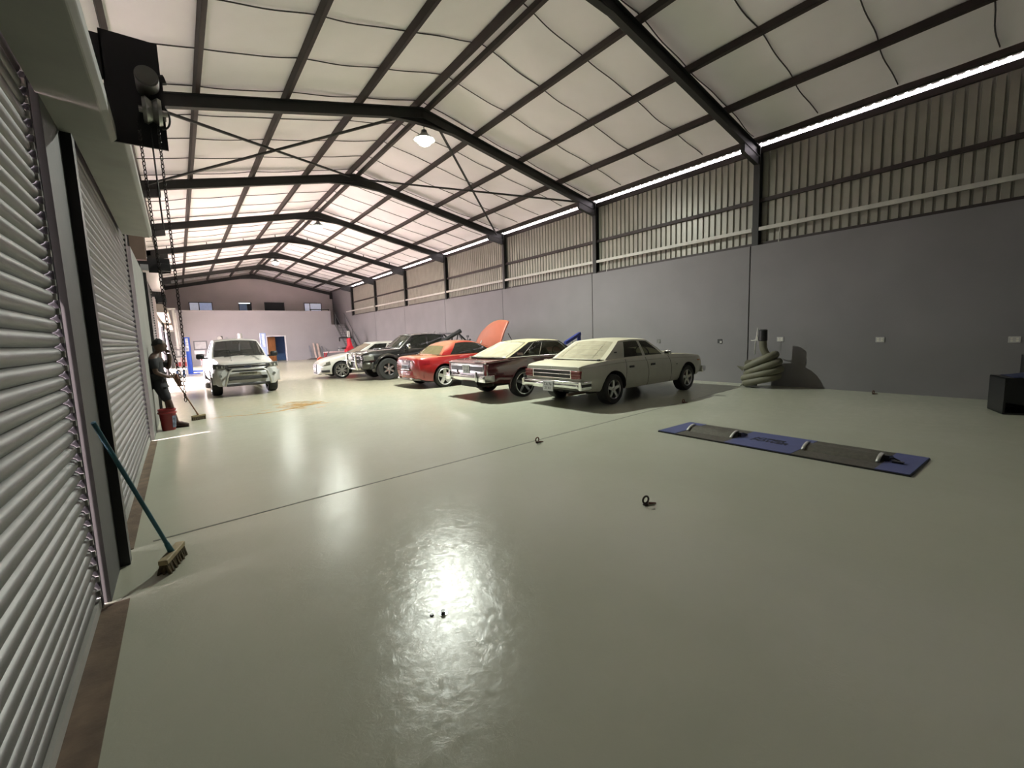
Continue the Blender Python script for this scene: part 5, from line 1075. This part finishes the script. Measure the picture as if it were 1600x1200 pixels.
c.both('door_handle', (1.9, 0.89, 0.96), (0.16, 0.02, 0.03), CHROME, 0.008); c.both('door_handle', (2.85, 0.89, 0.96), (0.16, 0.02, 0.03), CHROME, 0.008); c.both('side_repeater', (3.80, 0.895, 0.90), (0.05, 0.012, 0.03), CLEARL, 0.005)
mb = MB()
for sd in (-1, 1):
    mb.tube([(o_+1.50, sd*0.74, 1.08), (o_+1.42, sd*0.70, 1.55), (o_+1.30, sd*0.66, 1.66), (o_+1.10, sd*0.67, 1.60), (o_+0.55, sd*0.74, 1.09)], 0.035, 10); mb.tube([(o_+1.30, sd*0.72, 1.09), (o_+1.15, sd*0.67, 1.58)], 0.025, 8)
mb.tube([(o_+1.36, -0.66, 1.63), (o_+1.36, 0.66, 1.63)], 0.035, 10); c.part('roll_bar', mb, mat('satin_black_tube', (0.02, 0.02, 0.022), 0.3, 0.3))
mb = MB()
for sd in (-1, 1): mb.tube([(o_+1.52, sd*0.78, 1.10), (o_+1.46, sd*0.73, 1.54)], 0.024, 8)
c.part('roll_bar_chrome', mb, CHROME)
mb = MB(); mb.tube([(o_+1.95, 0.1, 1.66), (o_+1.87, 0.1, 1.74)], 0.008, 6); c.part('aerial', mb, DARKP)
c.bx('roof_light', (2.3, 0, 1.675), (0.1, 0.3, 0.03), mat('pale_plastic', (0.4, 0.38, 0.36), 0.4), 0.01)
c.both('tail_light', (0.02, 0.80, 0.90), (0.06, 0.10, 0.28), REDL, 0.01); c.bx('rear_bumper', (-0.05, 0, 0.58), (0.12, 1.6, 0.14), CHROME, 0.02)
underside(c, 0.3, 4.7, 0.48, 0.9)
for wx in (1.10, 4.20): mb = MB(); mb.cyl((wx+o_, -0.7, 0.40), (wx+o_, 0.7, 0.40), 0.06, 10); c.part('axle', mb, UNDER)

# ---- white hatchback ------------------------------------------------------------------------------------------
HP = mat('white_gloss_paint', (0.56, 0.56, 0.51), 0.22, coat=0.8, var=0.03, dust=(0.50, 0.47, 0.36), dustf=0.3)
c = Car('white_hatchback', 'low white hatchback with dark headlights and silver multi-spoke wheels, behind the black pickup', 4.25, (4.30+2.125, 18.72, 0), PI-0.02,
        [(0.0, 0.40, 0.88, 0.92, 0.62, 0.70, 0.60), (0.1, 0.30, 0.92, 0.96, 0.72, 0.80, 0.72), (0.5, 0.22, 0.95, 0.97, 0.79, 0.88, 0.82), (1.3, 0.18, 0.95, 0.97, 0.80, 0.885, 0.84), (2.4, 0.18, 0.92, 0.97, 0.79, 0.88, 0.84), (3.0, 0.18, 0.88, 0.97, 0.77, 0.88, 0.83), (3.6, 0.18, 0.78, 0.86, 0.73, 0.875, 0.82), (4.0, 0.18, 0.68, 0.74, 0.64, 0.81, 0.74), (4.19, 0.19, 0.60, 0.65, 0.48, 0.64, 0.56), (4.25, 0.20, 0.54, 0.57, 0.36, 0.48, 0.42)],
        HP, wheels=[(0.85, 0.325, 0.7), (3.45, 0.325, 0.7)], arch=0.372, wy=0.76, shoulder=0.12)
c.cabin([(0.22, 0.62), (0.62, 0.78), (1.60, 1.36), (1.68, 1.44), (2.60, 1.92), (2.84, 2.06)], 'pgpgp', [(0.2, 0.965), (1.5, 0.95), (2.8, 0.93)], [(0.6, 1.31), (1.2, 1.37), (1.7, 1.365), (2.1, 1.32)], 0.78, 0.58, GL_DARK, HP, bulge=0.04, rbulge=0.10, fbulge=0.22, crown=0.04, vm=(0.03, 0.12), rm=0.85, fm=0.92, front=glass('brown_dusted_glass', (0.4, 0.36, 0.3), (0.36, 0.29, 0.22), 0.55, 0.15), front_base=0.03)
c.interior(1.6, 0.75, -1, 0.28)
c.wheel(0.85, 0.325, 0.225, 0.775, (7, 0.07, 0.05, True), 0.77, ALLOY); c.wheel(3.45, 0.325, 0.225, 0.775, (7, 0.07, 0.05, True), 0.77, ALLOY)
o_ = c.ox
mb = MB(); mb.prism([(-0.26, 0.58), (0.26, 0.58), (0.24, 0.40), (0.17, 0.27), (-0.17, 0.27), (-0.24, 0.40)], 4.235+o_, 4.275+o_, 'X'); c.part('grille', mb, mat('grey_slatted_grille', (0.16, 0.16, 0.17), 0.35, 0.4), smooth=False, bevel=0.01)
for k in range(5): c.bx('grille_slat', (4.28, 0, 0.31+0.055*k), (0.012, 0.40, 0.012), CHROME, 0.0)
for sd in (-1, 1):
    mb = MB(); mb.grid(lambda u, v: (o_+3.86+0.30*u, sd*(c.side_y(3.86+0.30*u, 0.55+0.10*v)+0.012-0.02*v), lerp(0.56, 0.50, u)+lerp(0.13, 0.09, u)*v), 10, 4); c.part('headlight', mb, mat('dark_headlamp', (0.10, 0.10, 0.075), 0.12, coat=1.0), ang=80, solid=0.02)
    mb = MB(); mb.grid(lambda u, v: (o_+3.90+0.28*u, sd*(c.side_y(3.90+0.28*u, 0.32)+0.012), 0.27+0.10*v-0.02*u*v), 8, 3); c.part('lower_vent', mb, DARKP, ang=80, solid=0.02)
c.bx('lower_grille', (4.255, 0, 0.235), (0.04, 0.5, 0.05), DARKP, 0.008); c.bx('front_lip', (4.20, 0, 0.175), (0.12, 0.8, 0.025), HP, 0.008)
c.bx('emblem', (4.285, 0, 0.50), (0.012, 0.15, 0.05), CHROME, 0.015); c.bx('licence_plate', (4.282, 0, 0.385), (0.012, 0.40, 0.085), mat('white_number_plate', (0.62, 0.63, 0.66), 0.5), 0.003)
c.both('mirror', (2.52, 0.94, 0.99), (0.12, 0.18, 0.11), ALLOY, 0.03)
c.seam([(1.62, 0.24), (1.66, 0.92)]); c.seam([(2.86, 0.24), (2.84, 0.88)]); c.seam([(0.3, 0.80), (2.0, 0.80), (3.4, 0.74)], 0.006, 'crease', mat('soft_crease', (0.40, 0.41, 0.36), 0.4)); c.both('door_handle', (1.8, 0.885, 0.82), (0.17, 0.02, 0.03), HP, 0.008)
c.both('tail_light', (0.06, 0.70, 0.80), (0.08, 0.2, 0.14), REDL, 0.02)
underside(c, 0.3, 4.0, 0.22, 1.2)

# ---- pale pickup facing the camera ------------------------------------------------------------------------------
PP = mat('silver_white_paint', (0.42, 0.42, 0.405), 0.30, coat=0.35, var=0.04, dust=(0.40, 0.38, 0.30), dustf=0.3)
c = Car('white_pickup', 'pale dusty pickup facing the camera with black grille, black mirrors and a steel nudge bar', 5.25, (1.48, 17.10, 0), -PI/2+0.015,
        [(0.0, 0.55, 1.10, 1.11, 0.76, 0.80, 0.72), (0.08, 0.50, 1.13, 1.14, 0.80, 0.85, 0.76), (0.8, 0.46, 1.16, 1.16, 0.82, 0.875, 0.81), (2.0, 0.42, 1.17, 1.17, 0.82, 0.875, 0.82), (3.4, 0.42, 1.15, 1.19, 0.80, 0.875, 0.82), (4.2, 0.40, 1.10, 1.20, 0.78, 0.885, 0.82), (4.8, 0.38, 1.04, 1.14, 0.75, 0.875, 0.80), (5.08, 0.34, 0.99, 1.08, 0.70, 0.84, 0.76), (5.18, 0.33, 0.94, 1.02, 0.65, 0.79, 0.72), (5.25, 0.34, 0.88, 0.93, 0.55, 0.70, 0.64)],
        PP, cat='pickup truck', wheels=[(1.05, 0.385, 0.75), (4.27, 0.385, 0.75)], arch=0.385, wy=0.78, shoulder=0.10)
c.cabin([(1.55, 1.72), (1.80, 1.85), (2.55, 2.5), (2.63, 2.58), (3.50, 2.86), (3.72, 3.02)], 'pgpgp', [(1.5, 1.17), (2.6, 1.17), (3.7, 1.17)], [(1.7, 1.72), (2.3, 1.765), (3.1, 1.72)], 0.775, 0.625, GL_DARK, PP, bulge=0.03, rbulge=0.04, fbulge=0.16, crown=0.05, vm=(0.03, 0.09), rm=0.85, fm=0.93, front=glass('smoked_windscreen', (0.30, 0.32, 0.33), (0.3, 0.3, 0.27), 0.10, 0.20), front_base=0.03)
c.interior(2.5, 1.8, -1, 0.40, mat('grey_seat_cloth', (0.10, 0.10, 0.10), 0.8))
c.wheel(1.05, 0.385, 0.265, 0.755, (6, 0.15, 0.12, False), 0.62, ALLOY); c.wheel(4.27, 0.385, 0.265, 0.755, (6, 0.15, 0.12, False), 0.62, ALLOY)
o_ = c.ox
def front_pt(q, z, out=0.0):     # a point on the rounded nose, q = -1..1 across
    return (o_+5.26-0.20*abs(q)**3+out, q*0.86, z)
mb = MB(); mb.prism([(-0.56, 1.00), (0.56, 1.00), (0.60, 0.93), (0.47, 0.77), (-0.47, 0.77), (-0.60, 0.93)], 5.20+o_, 5.275+o_, 'X'); c.part('grille', mb, DARKP, smooth=False, bevel=0.02)
for z in (0.955, 0.875): c.bx('grille_bar', (5.285, 0, z), (0.03, 0.98, 0.035), mat('dull_chrome_bar', (0.30, 0.30, 0.29), 0.25, 0.8), 0.01)
mb = MB(); mb.lathe([(0, 5.30+o_), (0.05, 5.30+o_), (0.055, 5.285+o_), (0, 5.28+o_)], (0, 0, 0.915), 'X', 24); mb.v = [(x, y*1.9, 0.915+(z-0.915)) for x, y, z in mb.v]; c.part('emblem', mb, mat('dark_oval', (0.03, 0.035, 0.05), 0.3))
for sd in (-1, 1):
    mb = MB(); mb.grid(lambda u, v: (o_+lerp(5.25, 5.02, u**1.5)+0.02, sd*lerp(0.57, 0.845, u), lerp(0.90, 0.87, u)+lerp(0.10, 0.16, u)*v), 10, 4); c.part('headlight', mb, mat('smoked_headlamp', (0.06, 0.062, 0.055), 0.12, coat=1.0), ang=80, solid=0.03)
    mb = MB(); mb.grid(lambda u, v: (o_+lerp(5.23, 5.12, u)+0.03, sd*lerp(0.63, 0.77, u), 0.89+0.07*v), 6, 3); c.part('headlight_lens', mb, CLEARL, ang=80, solid=0.01)
    mb = MB(); mb.cyl((o_+5.20, sd*0.70, 0.66), (o_+5.275, sd*0.70, 0.66), 0.042, 18); c.part('fog_lamp', mb, mat('grey_fog_lamp', (0.12, 0.12, 0.11), 0.2, coat=0.6))
mb = MB(); mb.grid(lambda u, v: (o_+5.285-0.24*abs(2*u-1)**3-0.05*(1-v), (2*u-1)*0.88, 0.40+0.36*v), 24, 6); c.part('front_bumper', mb, PP, ang=60, solid=0.03)
c.bx('air_intake', (5.29, 0, 0.57), (0.04, 1.02, 0.11), DARKP, 0.02)
c.plate((5.315, 0.0, 0.70), (0.012, 0.46, 0.10), 'JX 44 PN GP', PI/2, 0.06, mat('dusty_number_plate', (0.20, 0.20, 0.16), 0.6))
mb = MB(); P = [(5.28, -0.60, 0.36), (5.38, -0.57, 0.52), (5.40, -0.50, 0.76), (5.39, -0.40, 0.845), (5.39, 0.40, 0.845), (5.40, 0.50, 0.76), (5.38, 0.57, 0.52), (5.28, 0.60, 0.36)]
mb.tube([(x+o_, y, z) for x, y, z in P], 0.030, 12); c.part('nudge_bar', mb, mat('brushed_steel_bar', (0.40, 0.40, 0.38), 0.4, 0.6))
c.bx('skid_plate', (5.20, 0, 0.37), (0.22, 1.15, 0.07), DARKP, 0.02)
c.both('mirror', (3.42, 1.05, 1.24), (0.16, 0.22, 0.18), BLACKM, 0.05); c.both('mirror_arm', (3.44, 0.93, 1.18), (0.06, 0.16, 0.05), BLACKM, 0.01)
for q in (-0.28, 0.28): mb = MB(); mb.tube([(o_+4.0, q, 1.215), (o_+4.6, q*1.15, 1.195), (o_+5.0, q*1.3, 1.12)], 0.012, 6); c.part('bonnet_crease', mb, PP)
c.seam([(1.62, 0.46), (1.62, 1.14)]); c.seam([(2.58, 0.46), (2.58, 1.14)]); c.seam([(3.64, 0.46), (3.64, 1.13)]); c.both('door_handle', (1.9, 0.925, 1.02), (0.16, 0.02, 0.03), BLACKM, 0.008)
c.both('side_step', (2.5, 0.90, 0.36), (1.9, 0.14, 0.05), ALLOY, 0.015); c.both('tail_light', (0.02, 0.83, 0.95), (0.06, 0.10, 0.28), REDL, 0.01)
mb = MB(); mb.tube([(o_+3.30, -0.35+0.7*k, 1.30) for k in (0, 1)], 0.02, 6); c.part('dashboard', mb, INTER); c.bx('screen_mirror', (2.98, 0, 1.66), (0.04, 0.22, 0.07), DARKP, 0.015)
for sd in (-0.45, 0.1): mb = MB(); mb.tube([(o_+3.86, sd, 1.205), (o_+3.80, sd+0.45, 1.25)], 0.010, 6); c.part('wiper', mb, BLACKM)
underside(c, 0.3, 4.9, 0.44, 0.95)
c.root.scale = (0.955, 0.955, 0.925)

# ================================================================== THE STANDING PERSON
def skinned(name, joints, edges, m, parent, sub=2, root=0):
    """joints {key: (x, y, z, r)}; one continuous skinned surface, limbs tapering along the edges"""
    keys = list(joints); idx = {k: i for i, k in enumerate(keys)}
    me = bpy.data.meshes.new(name); me.from_pydata([joints[k][:3] for k in keys], [(idx[a], idx[b]) for a, b in edges], [])
    o = obj_of(name, me, parent); sk = o.modifiers.new('skin', 'SKIN'); sk.use_smooth_shade = True
    for i, k in enumerate(keys):
        r = joints[k][3]; d = me.skin_vertices[0].data[i]; d.radius = r if isinstance(r, tuple) else (r, r); d.use_root = (i == root)
    ss = o.modifiers.new('sub', 'SUBSURF'); ss.levels = sub; ss.render_levels = sub
    bpy.context.view_layer.update(); bake(o); o.data.materials.clear(); o.data.materials.append(m)
    o.data.polygons.foreach_set('use_smooth', [True]*len(o.data.polygons)); return o
SKIN_ = mat('dark_brown_skin', (0.060, 0.030, 0.019), 0.55, var=0.08)
SHIRT = mat('dark_grey_tee', (0.012, 0.012, 0.014), 0.85); SHORTS = mat('dark_shorts', (0.010, 0.010, 0.013), 0.85); HAIRM = mat('short_black_hair', (0.006, 0.005, 0.005), 0.9, bump=0.6, bscale=220); SHOE = mat('dark_brown_shoe', (0.035, 0.018, 0.014), 0.6)
pr = thing('person', 'person in dark tee and shorts by the left pier, hand raised to mouth', 'person', (-0.245, 10.22, 0), -0.15)
# facing +x; y is the person's left
B = {'pelvis': (-0.10, 0, 0.86, (0.125, 0.105)), 'waist': (-0.115, 0, 1.00, (0.115, 0.095)), 'chest': (-0.12, 0, 1.18, (0.135, 0.105)), 'upper': (-0.115, 0, 1.29, (0.12, 0.09)), 'neck': (-0.075, 0, 1.38, 0.052), 'skull': (-0.045, 0, 1.455, 0.060)}
E_ = [('pelvis', 'waist'), ('waist', 'chest'), ('chest', 'upper'), ('upper', 'neck'), ('neck', 'skull')]
for sd, nm in ((1, 'l'), (-1, 'r')):
    B['hip'+nm] = (-0.10, 0.085*sd, 0.80, 0.088); B['knee'+nm] = ((0.03, -0.02)[sd > 0], 0.095*sd, 0.46, 0.056); B['calf'+nm] = ((0.05, -0.02)[sd > 0], 0.10*sd, 0.32, 0.050); B['ank'+nm] = ((0.11, 0.0)[sd > 0], 0.10*sd, 0.09, 0.036); B['toe'+nm] = ((0.24, 0.13)[sd > 0], 0.115*sd, 0.045, 0.035)
    E_ += [('pelvis', 'hip'+nm), ('hip'+nm, 'knee'+nm), ('knee'+nm, 'calf'+nm), ('calf'+nm, 'ank'+nm), ('ank'+nm, 'toe'+nm)]
    B['sho'+nm] = (-0.11, 0.165*sd, 1.29, 0.060); E_.append(('upper', 'sho'+nm))
# left arm folded up to the mouth, right arm (towards the camera) forward to the broom
B.update({'elbl': (0.03, 0.22, 1.08, 0.042), 'wril': (0.085, 0.085, 1.30, 0.030), 'pall': (0.075, 0.05, 1.365, (0.034, 0.018))})
B.update({'elbr': (-0.09, -0.23, 1.04, 0.042), 'wrir': (0.06, -0.09, 0.94, 0.030), 'palr': (0.10, -0.03, 0.965, (0.034, 0.018))})
E_ += [('shor', 'elbr'), ('elbr', 'wrir'), ('wrir', 'palr'), ('shol', 'elbl'), ('elbl', 'wril'), ('wril', 'pall')]
body = skinned('body', B, E_, SKIN_, pr)
def sculpt_head(c, parent):
    """a head with brow, nose, lips, chin and ears from a displaced sphere, joined to the body mesh"""
    mb = MB()
    def fn(u, v):
        a = 2*PI*u; t = PI*v; d = Vector((math.sin(t)*math.cos(a), math.sin(t)*math.sin(a), math.cos(t)))
        r = Vector((0.098*d.x, 0.076*d.y, 0.118*d.z))
        if d.z < 0: r.x *= 1-0.10*(-d.z); r.y *= 1-0.30*(-d.z)**1.3
        g = lambda az, el, w: math.exp(-((((a+PI) % (2*PI)-PI)-az)**2+(math.asin(max(-1, min(1, d.z)))-el)**2)/(2*w*w))
        out = 0.020*g(0, -0.14, 0.11)+0.010*g(0, 0.06, 0.09)+0.008*g(0, -0.46, 0.14)+0.010*g(0, -0.85, 0.25)-0.010*g(0.42, 0.06, 0.14)-0.010*g(-0.42, 0.06, 0.14)+0.006*g(0.4, 0.28, 0.2)+0.006*g(-0.4, 0.28, 0.2)-0.006*g(0, -0.36, 0.05)-0.004*g(0, -0.50, 0.03)
        return tuple(Vector(c)+r+d*out)
    mb.grid(fn, 48, 32)
    for sd in (-1, 1): mb.lathe([(0.0, 0.0), (0.020, 0.001), (0.030, 0.008), (0.026, 0.014), (0.016, 0.008), (0.0, 0.006)], (c[0]-0.012, c[1]+sd*0.070, c[2]-0.005), 'Y', 14)
    return mb
hc = (-0.03, 0, 1.512); head = sculpt_head(hc, pr)
# head and fingers belong to the body: merge them into the one body mesh
def merge(o, mb):
    vs = [tuple(v.co) for v in o.data.vertices]; fs = [tuple(p.vertices) for p in o.data.polygons]; q = MB(); q.add(vs, fs); q.add(mb.v, mb.f)
    me = q.mesh('body', SKIN_, ang=80); o.data = me
def fingers(mb, base, along, side, curl, lens=(0.066, 0.074, 0.070, 0.054)):
    base, a, s_, cu = Vector(base), Vector(along).normalized(), Vector(side).normalized(), Vector(curl).normalized()
    for k, L_ in enumerate(lens):
        p = base+s_*(k-1.5)*0.018; P = [p, p+a*L_*0.45+cu*0.006, p+a*L_*0.75+cu*0.026, p+a*L_*0.80+cu*0.046]; mb.tube(P, [0.0095, 0.009, 0.0085, 0.006], 8)
    p = base-a*0.03-s_*0.030; mb.tube([p, p-s_*0.02+a*0.02+cu*0.015, p-s_*0.014+a*0.045+cu*0.032], [0.011, 0.010, 0.007], 8)
fingers(head, (0.075, 0.045, 1.385), (-0.1, -0.35, 1), (0.9, -0.1, 0.1), (-0.6, -0.8, 0.1)); fingers(head, (0.115, -0.015, 0.972), (0.75, 0.65, 0.2), (0.2, -0.1, 1), (-0.5, 0.8, 0))
merge(body, head)
for sd in (-1, 1):
    mb = MB(); mb.lathe([(0, -0.008), (0.007, -0.005), (0.0095, 0), (0.007, 0.005), (0, 0.008)], (hc[0]+0.076, hc[1]+0.031*sd, hc[2]+0.008), 'X', 12); mb.build('eye', mat('dark_eye', (0.05, 0.045, 0.04), 0.2), pr)
mb = MB(); mb.grid(lambda u, v: (hc[0]-0.012+0.104*math.sin(1.45*v)*math.cos(2*PI*u)*(1.0 if math.cos(2*PI*u) < 0.2 else 0.86), 0.084*math.sin(1.45*v)*math.sin(2*PI*u), hc[2]+0.012+0.118*math.cos(1.45*v)-(0.02 if math.cos(2*PI*u) < -0.2 else 0)*v), 28, 10); mb.build('hair', HAIRM, pr, ang=80, solid=0.008)
def fat(keys, d): return {k: (B[k][0], B[k][1], B[k][2], tuple(q+d for q in (B[k][3] if isinstance(B[k][3], tuple) else (B[k][3],)*2))) for k in keys}
T = fat(['pelvis', 'waist', 'chest', 'upper', 'shol', 'shor'], 0.016); T['pelvis'] = (-0.105, 0, 0.88, (0.15, 0.125)); T['hem'] = (-0.10, 0, 0.76, (0.155, 0.13))
for nm in 'lr':
    a, b_ = Vector(B['sho'+nm][:3]), Vector(B['elb'+nm][:3]); T['slv'+nm] = tuple(a.lerp(b_, 0.85))+(0.070,)
skinned('tee_shirt', T, [('hem', 'pelvis'), ('pelvis', 'waist'), ('waist', 'chest'), ('chest', 'upper'), ('upper', 'shol'), ('upper', 'shor'), ('shol', 'slvl'), ('shor', 'slvr')], SHIRT, pr)
Q = fat(['pelvis', 'hipl', 'hipr'], 0.018); Q['pelvis'] = (-0.10, 0, 0.86, (0.128, 0.108)); Q['band'] = (-0.105, 0, 0.96, (0.118, 0.098))
for nm in 'lr': a, b_ = Vector(B['hip'+nm][:3]), Vector(B['knee'+nm][:3]); Q['mid'+nm] = tuple(a.lerp(b_, 0.5))+(0.088,); Q['leg'+nm] = tuple(a.lerp(b_, 0.95))+(0.080,)
skinned('shorts', Q, [('band', 'pelvis'), ('pelvis', 'hipl'), ('pelvis', 'hipr'), ('hipl', 'midl'), ('hipr', 'midr'), ('midl', 'legl'), ('midr', 'legr')], SHORTS, pr)
for nm in 'lr':
    a, t_ = B['ank'+nm], B['toe'+nm]; d = (Vector(t_[:3])-Vector(a[:3])).normalized(); d.z = 0; P = [Vector((a[0], a[1], 0.052))-d*0.055, Vector((a[0], a[1], 0.056)), Vector((a[0], a[1], 0.050))+d*0.07, Vector((t_[0], t_[1], 0.040))+d*0.005, Vector((t_[0], t_[1], 0.034))+d*0.045]
    mb = MB(); mb.tube(P, [0.036, 0.048, 0.047, 0.042, 0.026], 14); mb.v = [(x, y, max(0.004, z)) for x, y, z in mb.v]; mb.build('shoe', SHOE, pr, ang=60)
    mb = MB(); mb.tube([Vector((p.x, p.y, 0.009)) for p in P], [0.034, 0.047, 0.046, 0.043, 0.028], 14); mb.v = [(x, y, min(max(z, 0.0), 0.018)) for x, y, z in mb.v]; mb.build('sole', mat('dark_sole', (0.012, 0.011, 0.010), 0.8), pr)
# rag hung over the broom handle
t = thing('cleaning_rag', 'pinkish brown rag hanging over the broom handle by the hand', 'rag', (-0.085, 10.33, 0.83))
mb = MB(); mb.grid(lambda u, v: (-0.055+0.085*u+0.05*v+0.008*math.sin(9*v+4*u), 0.03*math.sin(6*u)+0.01*math.sin(11*v), 0.15-0.24*v), 12, 14); mb.build('cloth', mat('pinkish_brown_cloth', (0.30, 0.16, 0.12), 0.9, var=0.2), t, ang=80, solid=0.006)
